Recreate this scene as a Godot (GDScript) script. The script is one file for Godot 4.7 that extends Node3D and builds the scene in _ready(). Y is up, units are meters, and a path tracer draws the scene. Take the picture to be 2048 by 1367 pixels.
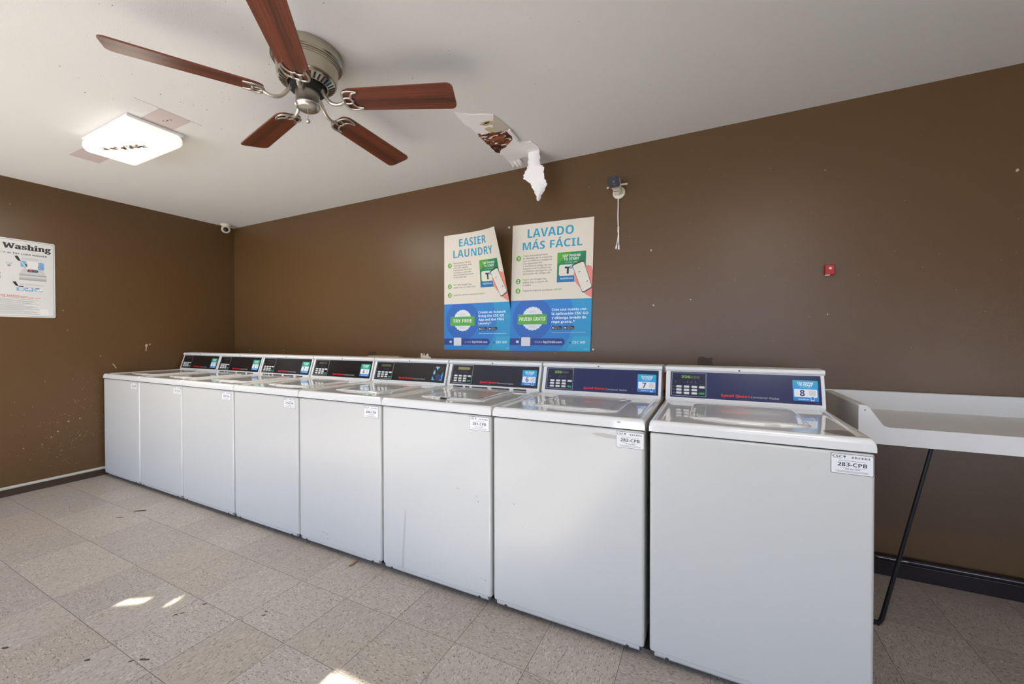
extends Node3D

# ---------------------------------------------------------------- mesh builder
class MB:
	var v := PackedVector3Array()
	var n := PackedVector3Array()
	var t := PackedVector2Array()
	var xf := Transform3D.IDENTITY

	# corners counterclockwise as seen from outside
	func tri(a: Vector3, b: Vector3, c: Vector3, na: Vector3, nb: Vector3, nc: Vector3, ta := Vector2.ZERO, tb := Vector2.ZERO, tc := Vector2.ZERO) -> void:
		if (b - a).cross(c - a).length_squared() < 1e-18:
			return
		v.append(xf * a); v.append(xf * c); v.append(xf * b)
		n.append((xf.basis * na).normalized()); n.append((xf.basis * nc).normalized()); n.append((xf.basis * nb).normalized())
		t.append(ta); t.append(tc); t.append(tb)

	func quad(a: Vector3, b: Vector3, c: Vector3, d: Vector3, ta := Vector2(0, 1), tb := Vector2(1, 1), tc := Vector2(1, 0), td := Vector2(0, 0)) -> void:
		var m := (c - a).cross(d - b).normalized()
		tri(a, b, c, m, m, m, ta, tb, tc)
		tri(a, c, d, m, m, m, ta, tc, td)

	func quad_n(a: Vector3, b: Vector3, c: Vector3, d: Vector3, na: Vector3, nb: Vector3, nc: Vector3, nd: Vector3, ta := Vector2.ZERO, tb := Vector2.ZERO, tc := Vector2.ZERO, td := Vector2.ZERO) -> void:
		tri(a, b, c, na, nb, nc, ta, tb, tc)
		tri(a, c, d, na, nc, nd, ta, tc, td)

	func box(lo: Vector3, hi: Vector3) -> void:
		rbox((lo + hi) / 2, hi - lo, 0.0, 0)

	# box with rounded edges of radius r; k segments to a quarter of the arc
	func rbox(at: Vector3, s: Vector3, r: float, k := 2) -> void:
		var axes := []
		for a in 3:
			var inner: float = s[a] / 2 - r
			var l := []
			if r <= 0.0:
				l = [-s[a] / 2, s[a] / 2]
			else:
				for i in k + 1:
					l.append(-(inner + r * tan(PI / 4 * (1.0 - float(i) / k))))
				for i in k + 1:
					l.append(inner + r * tan(PI / 4 * float(i) / k))
			axes.append(l)
		for a in 3:
			var b := (a + 1) % 3
			var c := (a + 2) % 3
			for side in [-1.0, 1.0]:
				for i in axes[b].size() - 1:
					for j in axes[c].size() - 1:
						var p := []
						var q := []
						for o in [[0, 0], [1, 0], [1, 1], [0, 1]]:
							var w := Vector3.ZERO
							w[a] = side * s[a] / 2
							w[b] = axes[b][i + o[0]]
							w[c] = axes[c][j + o[1]]
							var m := Vector3.ZERO
							m[a] = side
							if r > 0.0:
								var cl := Vector3(clampf(w.x, -s.x / 2 + r, s.x / 2 - r), clampf(w.y, -s.y / 2 + r, s.y / 2 - r), clampf(w.z, -s.z / 2 + r, s.z / 2 - r))
								m = (w - cl).normalized()
								w = cl + m * r
							p.append(at + w)
							q.append(m)
						if side > 0:
							quad_n(p[0], p[1], p[2], p[3], q[0], q[1], q[2], q[3], Vector2(0, 1), Vector2(1, 1), Vector2(1, 0), Vector2(0, 0))
						else:
							quad_n(p[0], p[3], p[2], p[1], q[0], q[3], q[2], q[1], Vector2(0, 1), Vector2(1, 1), Vector2(1, 0), Vector2(0, 0))

	# profile of (radius, height) from bottom to top, turned about y
	func lathe(prof: Array, seg := 32, crease := 0.7) -> void:
		var dirs := []
		for i in prof.size() - 1:
			var d: Vector2 = (prof[i + 1] - prof[i]).normalized()
			dirs.append(Vector2(d.y, -d.x))
		for i in prof.size() - 1:
			var n0: Vector2 = dirs[i]
			var n1: Vector2 = dirs[i]
			if i > 0 and dirs[i - 1].dot(dirs[i]) > crease:
				n0 = (dirs[i - 1] + dirs[i]).normalized()
			if i < dirs.size() - 1 and dirs[i + 1].dot(dirs[i]) > crease:
				n1 = (dirs[i + 1] + dirs[i]).normalized()
			for k in seg:
				var a0 := TAU * k / seg
				var a1 := TAU * (k + 1) / seg
				var e0 := Vector3(cos(a0), 0, -sin(a0))
				var e1 := Vector3(cos(a1), 0, -sin(a1))
				var up := Vector3.UP
				quad_n(e0 * prof[i].x + up * prof[i].y, e1 * prof[i].x + up * prof[i].y, e1 * prof[i + 1].x + up * prof[i + 1].y, e0 * prof[i + 1].x + up * prof[i + 1].y,
					e0 * n0.x + up * n0.y, e1 * n0.x + up * n0.y, e1 * n1.x + up * n1.y, e0 * n1.x + up * n1.y)

	# round bar along a path
	func tube(path: Array, r0: float, r1 := -1.0, seg := 8, flat := 1.0, hint := Vector3.UP) -> void:
		if r1 < 0:
			r1 = r0
		var rings := []
		var norms := []
		var m := path.size()
		for i in m:
			var d: Vector3 = (path[mini(i + 1, m - 1)] - path[maxi(i - 1, 0)]).normalized()
			var s := d.cross(hint)
			if s.length() < 0.05:
				s = d.cross(Vector3.RIGHT)
			s = s.normalized()
			var u := d.cross(s).normalized()
			var r := lerpf(r0, r1, float(i) / (m - 1))
			var ring := []
			var nn := []
			for k in seg:
				var a := TAU * k / seg
				ring.append(path[i] + (s * cos(a) + u * sin(a) * flat) * r)
				nn.append((s * cos(a) + u * sin(a) / flat).normalized())
			rings.append(ring)
			norms.append(nn)
		for i in m - 1:
			for k in seg:
				var l := (k + 1) % seg
				quad_n(rings[i][k], rings[i][l], rings[i + 1][l], rings[i + 1][k], norms[i][k], norms[i][l], norms[i + 1][l], norms[i + 1][k])
		for e in [0, m - 1]:
			var d2: Vector3 = (path[1] - path[0]).normalized() if e else (path[0] - path[1]).normalized()
			if e:
				d2 = (path[m - 1] - path[m - 2]).normalized()
			for k in range(1, seg - 1):
				if e:
					tri(rings[e][0], rings[e][k], rings[e][k + 1], d2, d2, d2)
				else:
					tri(rings[e][0], rings[e][k + 1], rings[e][k], d2, d2, d2)

	# polygon in local xy, extruded from z0 to z1
	func prism(poly: PackedVector2Array, z0: float, z1: float) -> void:
		if Geometry2D.is_polygon_clockwise(poly):
			poly = poly.duplicate()
			poly.reverse()
		# is_polygon_clockwise works with y down; make it counterclockwise with y up
		var area := 0.0
		for i in poly.size():
			area += poly[i].cross(poly[(i + 1) % poly.size()])
		if area < 0:
			poly = poly.duplicate()
			poly.reverse()
		var f := Geometry2D.triangulate_polygon(poly)
		for i in range(0, f.size(), 3):
			var p := [poly[f[i]], poly[f[i + 1]], poly[f[i + 2]]]
			if (p[1] - p[0]).cross(p[2] - p[0]) < 0:
				p = [p[0], p[2], p[1]]
			var z := Vector3(0, 0, 1)
			tri(Vector3(p[0].x, p[0].y, z1), Vector3(p[1].x, p[1].y, z1), Vector3(p[2].x, p[2].y, z1), z, z, z, p[0], p[1], p[2])
			tri(Vector3(p[0].x, p[0].y, z0), Vector3(p[2].x, p[2].y, z0), Vector3(p[1].x, p[1].y, z0), -z, -z, -z, p[0], p[2], p[1])
		for i in poly.size():
			var a := poly[i]
			var b := poly[(i + 1) % poly.size()]
			quad(Vector3(a.x, a.y, z0), Vector3(b.x, b.y, z0), Vector3(b.x, b.y, z1), Vector3(a.x, a.y, z1))

	# sheet p(u, v) seen from the side where u runs right and v runs down; both faces, given thickness along its normal
	func sheet(f: Callable, nu: int, nv: int, thick: float) -> void:
		var e := 0.002
		var P := []
		var N := []
		for j in nv + 1:
			for i in nu + 1:
				var u := float(i) / nu
				var w := float(j) / nv
				P.append(f.call(u, w))
				var du: Vector3 = f.call(u + e, w) - f.call(u - e, w)
				var dv: Vector3 = f.call(u, w + e) - f.call(u, w - e)
				N.append(dv.cross(du).normalized())
		for j in nv:
			for i in nu:
				var a := (j + 1) * (nu + 1) + i
				var b := a + 1
				var c := j * (nu + 1) + i + 1
				var d := c - 1
				var ta := Vector2(float(i) / nu, float(j + 1) / nv)
				var tb := Vector2(float(i + 1) / nu, float(j + 1) / nv)
				var tc := Vector2(float(i + 1) / nu, float(j) / nv)
				var td := Vector2(float(i) / nu, float(j) / nv)
				quad_n(P[a], P[b], P[c], P[d], N[a], N[b], N[c], N[d], ta, tb, tc, td)
				if thick > 0:
					var k := -thick
					quad_n(P[b] + N[b] * k, P[a] + N[a] * k, P[d] + N[d] * k, P[c] + N[c] * k, -N[b], -N[a], -N[d], -N[c], Vector2(0.02, 0.02), Vector2(0.02, 0.02), Vector2(0.02, 0.02), Vector2(0.02, 0.02))
					if j == 0: quad(P[d], P[c], P[c] + N[c] * k, P[d] + N[d] * k)
					if j == nv - 1: quad(P[b], P[a], P[a] + N[a] * k, P[b] + N[b] * k)
					if i == 0: quad(P[a], P[d], P[d] + N[d] * k, P[a] + N[a] * k)
					if i == nu - 1: quad(P[c], P[b], P[b] + N[b] * k, P[c] + N[c] * k)

	func mesh() -> ArrayMesh:
		var arr := []
		arr.resize(Mesh.ARRAY_MAX)
		arr[Mesh.ARRAY_VERTEX] = v
		arr[Mesh.ARRAY_NORMAL] = n
		arr[Mesh.ARRAY_TEX_UV] = t
		var m := ArrayMesh.new()
		m.add_surface_from_arrays(Mesh.PRIMITIVE_TRIANGLES, arr)
		return m

# ---------------------------------------------------------------- print on flat things
class Canvas:
	var im: Image
	var s: float
	static var fonts := {}

	func _init(w: float, h: float, ppm: float, bg: Color) -> void:
		s = ppm
		im = Image.create_empty(int(round(w * ppm)), int(round(h * ppm)), false, Image.FORMAT_RGB8)
		im.fill(bg)

	func rect(x: float, y: float, w: float, h: float, c: Color) -> void:
		var x0 := int(round(x * s)); var y0 := int(round(y * s))
		im.fill_rect(Rect2i(x0, y0, maxi(1, int(round((x + w) * s)) - x0), maxi(1, int(round((y + h) * s)) - y0)), c)

	func poly(p: Array, c: Color) -> void:
		var lo := 1e9; var hi := -1e9
		for q in p:
			lo = minf(lo, q.y * s); hi = maxf(hi, q.y * s)
		for y in range(maxi(0, int(ceil(lo - 0.5))), mini(im.get_height(), int(floor(hi - 0.5)) + 1)):
			var xs := []
			for i in p.size():
				var a: Vector2 = p[i] * s
				var b: Vector2 = p[(i + 1) % p.size()] * s
				if (a.y <= y + 0.5) != (b.y <= y + 0.5):
					xs.append(a.x + (y + 0.5 - a.y) / (b.y - a.y) * (b.x - a.x))
			xs.sort()
			for i in range(0, xs.size() - 1, 2):
				var x0 := int(round(xs[i])); var x1 := int(round(xs[i + 1]))
				if x1 > x0:
					im.fill_rect(Rect2i(x0, y, x1 - x0, 1), c)

	func disc(x: float, y: float, r: float, c: Color, wave := 0.0, k := 40, waves := 16) -> void:
		var p := []
		for i in k:
			var a := TAU * i / k
			var rr := r * (1.0 + wave * cos(a * waves))
			p.append(Vector2(x + cos(a) * rr, y + sin(a) * rr))
		poly(p, c)

	func rrect(x: float, y: float, w: float, h: float, r: float, c: Color) -> void:
		var p := []
		for q in [[x + w - r, y + r, -PI / 2], [x + w - r, y + h - r, 0.0], [x + r, y + h - r, PI / 2], [x + r, y + r, PI]]:
			for i in 6:
				var a: float = q[2] + PI / 2 * i / 5
				p.append(Vector2(q[0] + cos(a) * r, q[1] + sin(a) * r))
		poly(p, c)

	func grad(x: float, y: float, w: float, h: float, a: Color, b: Color) -> void:
		for i in 24:
			rect(x, y + h * i / 24.0, w, h / 24.0, a.lerp(b, i / 23.0))

	# words on a baseline; cap is the height of a capital, w (if any) the width they are fitted to; align 0 left, 1 middle, 2 right
	func text(words: String, x: float, base: float, cap: float, c: Color, bold := true, w := 0.0, align := 0, face := "Droid Sans", slant := 0.0) -> float:
		var key := face + str(bold)
		if not fonts.has(key):
			var sf := SystemFont.new()
			sf.font_names = PackedStringArray([face])
			sf.font_weight = 700 if bold else 400
			fonts[key] = sf
		var tm := TextMesh.new()
		tm.font = fonts[key]
		tm.font_size = 64
		tm.pixel_size = 0.01
		tm.depth = 0.0
		tm.curve_step = 2.0
		tm.text = "H"
		var hh := tm.get_aabb()
		tm.text = words
		var bb := tm.get_aabb()
		var arr := tm.get_mesh_arrays() if tm.get_surface_count() else []
		if arr.is_empty():
			return 0.0
		var sy := cap / hh.size.y
		var sx := sy if w <= 0 else w / bb.size.x
		var left := x - bb.size.x * sx * align * 0.5
		var vs: PackedVector3Array = arr[Mesh.ARRAY_VERTEX]
		var ix: PackedInt32Array = arr[Mesh.ARRAY_INDEX] if arr[Mesh.ARRAY_INDEX] != null else PackedInt32Array(range(vs.size()))
		# a line of text is centred on its own font's line, so the foot of H is the baseline for every string
		var foot := hh.position.y
		for i in range(0, ix.size(), 3):
			var q := []
			for k in 3:
				var a := vs[ix[i + k]]
				var yy := (a.y - foot) * sy
				q.append(Vector2(left + (a.x - bb.position.x) * sx + yy * slant, base - yy))
			poly(q, c)
		return bb.size.x * sx

	func tex() -> ImageTexture:
		return ImageTexture.create_from_image(im)

# ---------------------------------------------------------------- naming
var used := {}
var M := {}
var rng := RandomNumberGenerator.new()

func numbered(called: String, parent: Node) -> String:
	var key := str(parent.get_instance_id()) + called
	used[key] = used.get(key, -1) + 1
	return called if used[key] == 0 else "%s_%03d" % [called, used[key]]

func obj(called: String, m: Mesh, mat: Material, parent: Node = self, at := Vector3.ZERO) -> MeshInstance3D:
	var o := MeshInstance3D.new()
	o.name = numbered(called, parent)
	o.mesh = m
	o.material_override = mat
	o.position = at
	o.cast_shadow = GeometryInstance3D.SHADOW_CASTING_SETTING_ON
	parent.add_child(o, true)
	return o

func thing(called: String, at: Vector3, label: String, category: String, group := "") -> Node3D:
	var o := Node3D.new()
	o.name = numbered(called, self)
	o.position = at
	add_child(o, true)
	tag(o, label, category, group)
	return o

func tag(o: Node, label: String, category: String, group := "") -> void:
	o.set_meta("label", label)
	o.set_meta("category", category)
	if group:
		o.set_meta("group", group)

func struct(o: Node, label := "", category := "") -> Node:
	o.set_meta("kind", "structure")
	if label:
		o.set_meta("label", label)
		o.set_meta("category", category)
	return o

func stuff(o: Node) -> Node:
	o.set_meta("kind", "stuff")
	return o

func mat(called: String, c: Color, rough := 0.5, metal := 0.0) -> StandardMaterial3D:
	var m := StandardMaterial3D.new()
	m.resource_name = called
	m.albedo_color = c
	m.roughness = rough
	m.metallic = metal
	M[called] = m
	return m

func rgb(r: float, g: float, b: float) -> Color:
	return Color(r / 255.0, g / 255.0, b / 255.0)

func v2(a: Array) -> PackedVector2Array:
	var p := PackedVector2Array()
	for q in a:
		p.append(Vector2(q[0], q[1]))
	return p

# a ragged outline round a point
func ragged(c: Vector2, rx: float, ry: float, k := 9, rough := 0.35) -> PackedVector2Array:
	var p := PackedVector2Array()
	for i in k:
		var a := TAU * i / k
		var r := 1.0 - rough * rng.randf()
		p.append(c + Vector2(cos(a) * rx, sin(a) * ry) * r)
	return p

func noise_tex(freq: float, size: int, seed_: int, normal := false, octaves := 3, kind := FastNoiseLite.TYPE_SIMPLEX_SMOOTH) -> NoiseTexture2D:
	var f := FastNoiseLite.new()
	f.seed = seed_
	f.noise_type = kind
	f.frequency = freq
	f.fractal_octaves = octaves
	var t := NoiseTexture2D.new()
	t.width = size
	t.height = size
	t.seamless = true
	t.as_normal_map = normal
	t.noise = f
	return t

const ROOM_X := 9.6
const ROOM_Z := 4.7
const ROOM_H := 2.46

func _ready() -> void:
	rng.seed = 7
	# ------------------------------------------------------------ camera, sky, sun, exposure
	var cam := Camera3D.new()
	cam.name = "camera"
	cam.fov = rad_to_deg(2.0 * atan(683.5 / 799.1061))
	cam.near = 0.05
	cam.far = 200.0
	cam.position = Vector3(4.84916, 1.2133, 2.67408)
	cam.rotation = Vector3(-0.009921, 0.460383, -0.001561)
	add_child(cam)
	cam.current = true

	var env := Environment.new()
	env.background_mode = Environment.BG_SKY
	var sky := Sky.new()
	var ps := ProceduralSkyMaterial.new()
	ps.sky_top_color = rgb(112, 152, 216)
	ps.sky_horizon_color = rgb(208, 217, 230)
	ps.ground_bottom_color = rgb(120, 116, 108)
	ps.ground_horizon_color = rgb(190, 190, 186)
	ps.sky_energy_multiplier = 2.1
	ps.ground_energy_multiplier = 2.0
	sky.sky_material = ps
	env.sky = sky
	env.tonemap_mode = Environment.TONE_MAPPER_LINEAR
	env.tonemap_exposure = 1.85
	env.sdfgi_enabled = true
	env.ssao_enabled = true
	env.ssil_enabled = true
	var we := WorldEnvironment.new()
	we.name = "world_environment"
	we.environment = env
	add_child(we)

	var sun := DirectionalLight3D.new()
	sun.name = "sun"
	sun.light_color = Color(1.0, 0.98, 0.945)
	sun.light_energy = 6.0
	sun.light_angular_distance = 0.5
	sun.shadow_enabled = true
	sun.look_at_from_position(Vector3.ZERO, Vector3(-0.05, -1.0, -1.478), Vector3.UP)
	add_child(sun)

	make_materials()
	make_room()
	make_floor()
	for i in 8:
		make_washer(i)
	make_ledge()
	make_table()
	make_fan()
	make_light()
	make_damage()
	make_posters()
	make_sign()
	make_cameras()
	make_small_things()

# ---------------------------------------------------------------- materials
func make_materials() -> void:
	var bump := noise_tex(0.055, 512, 3, false, 2)
	var w := mat("brown_wall", rgb(97, 71, 41), 0.34)
	w.heightmap_enabled = true
	w.heightmap_texture = bump
	w.heightmap_scale = 0.03
	w.uv1_triplanar = true
	w.uv1_world_triplanar = true
	w.uv1_scale = Vector3.ONE * 6.5
	var c := mat("ceiling_paint", rgb(227, 226, 220), 0.85)
	c.heightmap_enabled = true
	c.heightmap_texture = bump
	c.heightmap_scale = 0.025
	c.uv1_triplanar = true
	c.uv1_world_triplanar = true
	c.uv1_scale = Vector3.ONE * 4.5
	mat("brown_trim", rgb(70, 54, 42), 0.32)
	mat("dark_trim", rgb(42, 35, 38), 0.14)
	mat("grey_trim", rgb(196, 194, 182), 0.5)
	mat("plain_wall", rgb(150, 132, 110), 0.7)
	mat("concrete", rgb(200, 197, 191), 0.9)
	mat("joint", rgb(70, 60, 50), 0.9)
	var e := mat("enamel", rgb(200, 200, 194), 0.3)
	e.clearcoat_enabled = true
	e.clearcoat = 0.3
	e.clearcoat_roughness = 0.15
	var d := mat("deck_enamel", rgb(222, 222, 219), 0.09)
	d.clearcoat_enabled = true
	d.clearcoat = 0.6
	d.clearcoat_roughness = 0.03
	mat("console_white", rgb(228, 228, 226), 0.35)
	mat("laminate", rgb(222, 221, 218), 0.4)
	mat("black", rgb(16, 16, 18), 0.5)
	mat("seam", rgb(60, 56, 52), 0.8)
	mat("button", rgb(222, 224, 222), 0.5)
	mat("start_button", rgb(22, 150, 105), 0.5)
	mat("screw", rgb(92, 92, 92), 0.4, 0.8)
	mat("smudge", rgb(184, 182, 177), 0.6)
	mat("smear", rgb(184, 181, 172), 0.55)
	mat("residue", rgb(128, 127, 122), 0.35)
	mat("chip", rgb(34, 28, 24), 0.7)
	mat("paint_white", rgb(226, 220, 206), 0.8)
	mat("paint_fleck", rgb(196, 180, 156), 0.8)
	mat("speck", rgb(128, 120, 110), 0.9)
	mat("insects", rgb(158, 138, 112), 0.8)
	mat("scratch_line", rgb(176, 170, 162), 0.85)
	mat("dark_scuff", rgb(68, 51, 37), 0.6)
	mat("pink_paint", rgb(204, 190, 184), 0.85)
	mat("torn_paper", rgb(250, 247, 242), 0.85)
	mat("flap_paint", rgb(214, 204, 184), 0.8)
	mat("cream_core", rgb(206, 188, 150), 0.9)
	mat("leg_metal", rgb(24, 24, 30), 0.35)
	mat("camera_white", rgb(226, 218, 194), 0.4)
	mat("camera_black", rgb(16, 15, 15), 0.5)
	mat("lens_grey", rgb(70, 70, 72), 0.3)
	mat("red_plastic", rgb(176, 18, 22), 0.35)
	mat("cardboard", rgb(170, 150, 118), 0.85)
	mat("rail_grey", rgb(170, 168, 170), 0.45)
	mat("leaf_dark", rgb(80, 70, 60), 0.9)
	mat("leaf_orange", rgb(160, 114, 76), 0.8)
	# brushed nickel
	var nk := mat("nickel", rgb(190, 182, 166), 0.26, 1.0)
	nk.anisotropy_enabled = true
	nk.anisotropy = 0.5
	mat("nickel_light", rgb(206, 200, 190), 0.3, 1.0)
	mat("motor_black", rgb(16, 14, 13), 0.5)
	# cherry blades
	var cv := Canvas.new(0.5, 0.14, 1024, rgb(118, 60, 37))
	var ra := RandomNumberGenerator.new()
	ra.seed = 21
	for i in 420:
		var y := ra.randf() * 0.14
		var band: float = smoothstep(0.035, 0.0, absf(y - 0.055)) * 0.3
		var k := ra.randf_range(0.78, 1.15) - band
		var x := ra.randf_range(-0.2, 0.5)
		cv.rect(x, y, ra.randf_range(0.08, 0.4), ra.randf_range(0.0008, 0.003), Color(0.43 * k, 0.215 * k, 0.125 * k))
	var b := mat("cherry_wood", Color.WHITE, 0.42)
	b.albedo_texture = cv.tex()
	mat("blade_edge", rgb(96, 62, 40), 0.6)
	# board behind the washers
	var cw := Canvas.new(1.0, 0.1, 1024, rgb(128, 74, 42))
	for i in 160:
		var k := ra.randf_range(0.7, 1.15)
		cw.rect(ra.randf_range(-0.2, 1.0), ra.randf() * 0.1, ra.randf_range(0.05, 0.5), 0.0015, Color(0.5 * k, 0.29 * k, 0.165 * k))
	mat("board_wood", Color.WHITE, 0.6).albedo_texture = cw.tex()

# ---------------------------------------------------------------- room
func slab(lo: Vector3, hi: Vector3) -> ArrayMesh:
	var b := MB.new()
	b.box(lo, hi)
	return b.mesh()

func ground_mesh() -> ArrayMesh:
	var b := MB.new()
	b.box(Vector3(-20, -0.2, ROOM_Z + 0.15), Vector3(28, -0.06, 40))
	b.box(Vector3(-20, -0.2, -6), Vector3(-0.15, -0.06, ROOM_Z + 0.15))
	return b.mesh()

func make_room() -> void:
	var back := obj("wall_back", slab(Vector3(-0.15, -0.1, -0.15), Vector3(ROOM_X + 0.15, ROOM_H, 0)), M.brown_wall)
	struct(back)
	var left := obj("wall_left", slab(Vector3(-0.15, -0.1, 0), Vector3(0, ROOM_H, ROOM_Z)), M.brown_wall)
	struct(left)
	struct(obj("wall_right", slab(Vector3(ROOM_X, -0.1, 0), Vector3(ROOM_X + 0.15, ROOM_H, ROOM_Z)), M.brown_wall))
	# front wall, behind the camera: an open doorway and two thin gaps that the sun finds
	var front := CSGCombiner3D.new()
	front.name = "wall_front"
	add_child(front)
	for q in [[Vector3(ROOM_X / 2, (ROOM_H - 0.1) / 2, ROOM_Z + 0.075), Vector3(ROOM_X + 0.3, ROOM_H + 0.1, 0.15), 0.0],
			[Vector3(3.965, 1.05, ROOM_Z), Vector3(0.47, 2.2, 0.6), 0.0],
			[Vector3(7.75, 0.55, ROOM_Z), Vector3(1.1, 1.3, 0.6), 0.0],
			[Vector3(3.3, 1.11, ROOM_Z), Vector3(0.56, 1.22, 0.6), 0.0],
			[Vector3(5.6, 1.45, ROOM_Z), Vector3(1.2, 1.3, 0.6), 0.0],
			[Vector3(1.28, 0.94, ROOM_Z), Vector3(2.3, 1.5, 0.6), 0.0],
			[Vector3(2.567, 2.006, ROOM_Z), Vector3(0.15, 0.108, 0.6), 0.42],
			[Vector3(2.735, 2.062, ROOM_Z), Vector3(0.06, 0.13, 0.6), 0.42]]:
		var cb := CSGBox3D.new()
		cb.name = numbered("wall_block", front)
		cb.position = q[0]
		cb.size = q[1]
		cb.rotation.z = q[2]
		cb.material = M.brown_wall
		cb.operation = CSGShape3D.OPERATION_SUBTRACTION if front.get_child_count() else CSGShape3D.OPERATION_UNION
		front.add_child(cb, true)
	struct(front)
	var ceil_ := obj("ceiling", slab(Vector3(-0.15, ROOM_H, -0.15), Vector3(ROOM_X + 0.15, ROOM_H + 0.12, ROOM_Z + 0.15)), M.ceiling_paint)
	struct(ceil_)
	struct(obj("ground", ground_mesh(), M.concrete), "pale concrete paving outside the open doorway", "paving")
	struct(obj("porch_roof", slab(Vector3(4.75, 2.2, ROOM_Z + 0.15), Vector3(6.75, 2.32, ROOM_Z + 2.1)), M.concrete), "flat porch roof outside over the right window", "roof")
	# trims
	var bl := MB.new()
	bl.rbox(Vector3(0.006, 0.027, 2.35), Vector3(0.012, 0.054, 4.7), 0.002, 1)
	struct(obj("baseboard_left", bl.mesh(), M.brown_trim))
	var tl := MB.new()
	tl.rbox(Vector3(0.009, 0.065, 2.35), Vector3(0.022, 0.022, 4.7), 0.008, 3)
	struct(obj("trim_1", tl.mesh(), M.grey_trim))
	var bb := MB.new()
	bb.rbox(Vector3(ROOM_X / 2, 0.036, 0.006), Vector3(ROOM_X, 0.072, 0.014), 0.003, 1)
	bb.rbox(Vector3(ROOM_X / 2, 0.074, 0.008), Vector3(ROOM_X, 0.008, 0.024), 0.003, 1)
	struct(obj("baseboard_back", bb.mesh(), M.dark_trim))
	var tb := MB.new()
	tb.tube([Vector3(0.0, 0.094, 0.014), Vector3(ROOM_X, 0.094, 0.014)], 0.017, -1, 16)
	var rail := obj("trim_2", tb.mesh(), M.dark_trim)
	struct(rail)
	# bare white streak where the paint of the rail has come off, by the last washer
	var ch := MB.new()
	for k in 7:
		ch.xf = Transform3D(Basis(Vector3.RIGHT, -0.5), Vector3(5.625 + k * 0.017, 0.0985 - 0.001 * (k % 2), 0.0285))
		ch.prism(ragged(Vector2.ZERO, 0.017, 0.005, 8), 0.0, 0.0012)
	stuff(obj("paint_chip", ch.mesh(), M.paint_white, rail))
	# paint flecks knocked off the brown walls
	var fl := MB.new()
	fl.xf = Transform3D(Basis(Vector3.UP, PI / 2), Vector3.ZERO)
	for q in [[0.517, 1.323, 6], [0.53, 1.254, 5], [0.445, 1.384, 6], [0.384, 1.255, 4], [0.408, 1.421, 5], [0.358, 1.471, 4], [0.35, 1.571, 4], [0.869, 1.296, 3], [0.8675, 1.4525, 3], [1.285, 1.322, 4], [1.45, 1.346, 4], [2.253, 1.622, 4], [0.98, 1.04, 4], [1.06, 1.12, 4]]:
		fl.prism(ragged(Vector2(-q[1], q[0]), q[2] * 0.001, q[2] * 0.001, 7), 0.0, 0.0008)
	for k in 150:
		var z := 1.1 + absf(rng.randfn(0.2, 0.16))
		var y := clampf(rng.randfn(0.45, 0.2), 0.1, 1.2)
		fl.prism(ragged(Vector2(-z, y), rng.randf_range(0.0008, 0.0032), rng.randf_range(0.0008, 0.003), 5), 0.0, 0.0006)
	for k in 70:
		fl.prism(ragged(Vector2(-rng.randf_range(0.5, 1.75), rng.randf_range(0.3, 2.3)), rng.randf_range(0.0006, 0.002), rng.randf_range(0.0006, 0.002), 5), 0.0, 0.0006)
	stuff(obj("paint_fleck", fl.mesh(), M.paint_fleck, left))
	var gouge := MB.new()
	gouge.xf = fl.xf
	gouge.prism(v2([[-0.806, 1.092], [-0.801, 1.125], [-0.808, 1.15], [-0.796, 1.163], [-0.785, 1.152], [-0.795, 1.13], [-0.797, 1.1]]), 0.0, 0.001)
	gouge.prism(v2([[-0.778, 1.155], [-0.768, 1.166], [-0.764, 1.159], [-0.774, 1.147]]), 0.0, 0.001)
	gouge.prism(v2([[-1.04, 0.985], [-1.02, 0.945], [-1.013, 0.943], [-1.035, 0.988]]), 0.0, 0.0008)
	obj("wall_gouge", gouge.mesh(), M.paint_fleck, left).set_meta("label", "pale scratch in the brown paint")
	var fb := MB.new()
	for q in [[4.511, 1.77, 7], [4.526, 1.42, 6], [4.741, 1.446, 4], [5.413, 1.338, 4], [4.137, 1.133, 7], [3.863, 1.108, 3], [6.107, 1.978, 8], [0.284, 1.083, 6], [0.862, 1.09, 6], [5.398, 2.11, 3]]:
		fb.prism(ragged(Vector2(q[0], q[1]), q[2] * 0.001, q[2] * 0.0011, 7), 0.0, 0.001)
	for k in 60:
		fb.prism(ragged(Vector2(rng.randf_range(3.6, 6.3), rng.randf_range(1.0, 2.3)), rng.randf_range(0.0008, 0.0022), rng.randf_range(0.0008, 0.0022), 5), 0.0, 0.0006)
	stuff(obj("paint_fleck", fb.mesh(), M.paint_fleck, back))
	var pl := MB.new()
	pl.prism(roughened(v2([[2.667, 1.0], [2.667, 1.086], [2.676, 1.088], [2.688, 1.061], [2.699, 1.091], [2.709, 1.07], [2.72, 1.066], [2.741, 1.087], [2.751, 1.063], [2.772, 1.055], [2.78, 1.0]]), 0.005, 4), 0.0, 0.003)
	obj("peeled_plaster", pl.mesh(), M.paint_white, back).set_meta("label", "white plaster bared by peeled paint")
	var ds := MB.new()
	ds.prism(roughened(v2([[2.06, 1.0], [2.073, 1.091], [2.158, 1.092], [2.17, 1.07], [2.134, 1.0]]), 0.006, 5), 0.0, 0.002)
	ds.prism(roughened(v2([[4.775, 1.0], [4.783, 1.094], [4.862, 1.095], [4.859, 1.0]]), 0.006, 5), 0.0, 0.002)
	obj("dark_scuff", ds.mesh(), M.dark_scuff, back).set_meta("label", "dark scuffed patches just above the washers")
	# specks and the unpainted strip on the ceiling
	var sp := MB.new()
	sp.xf = Transform3D(Basis(Vector3.RIGHT, PI / 2), Vector3(0, ROOM_H, 0))
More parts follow.
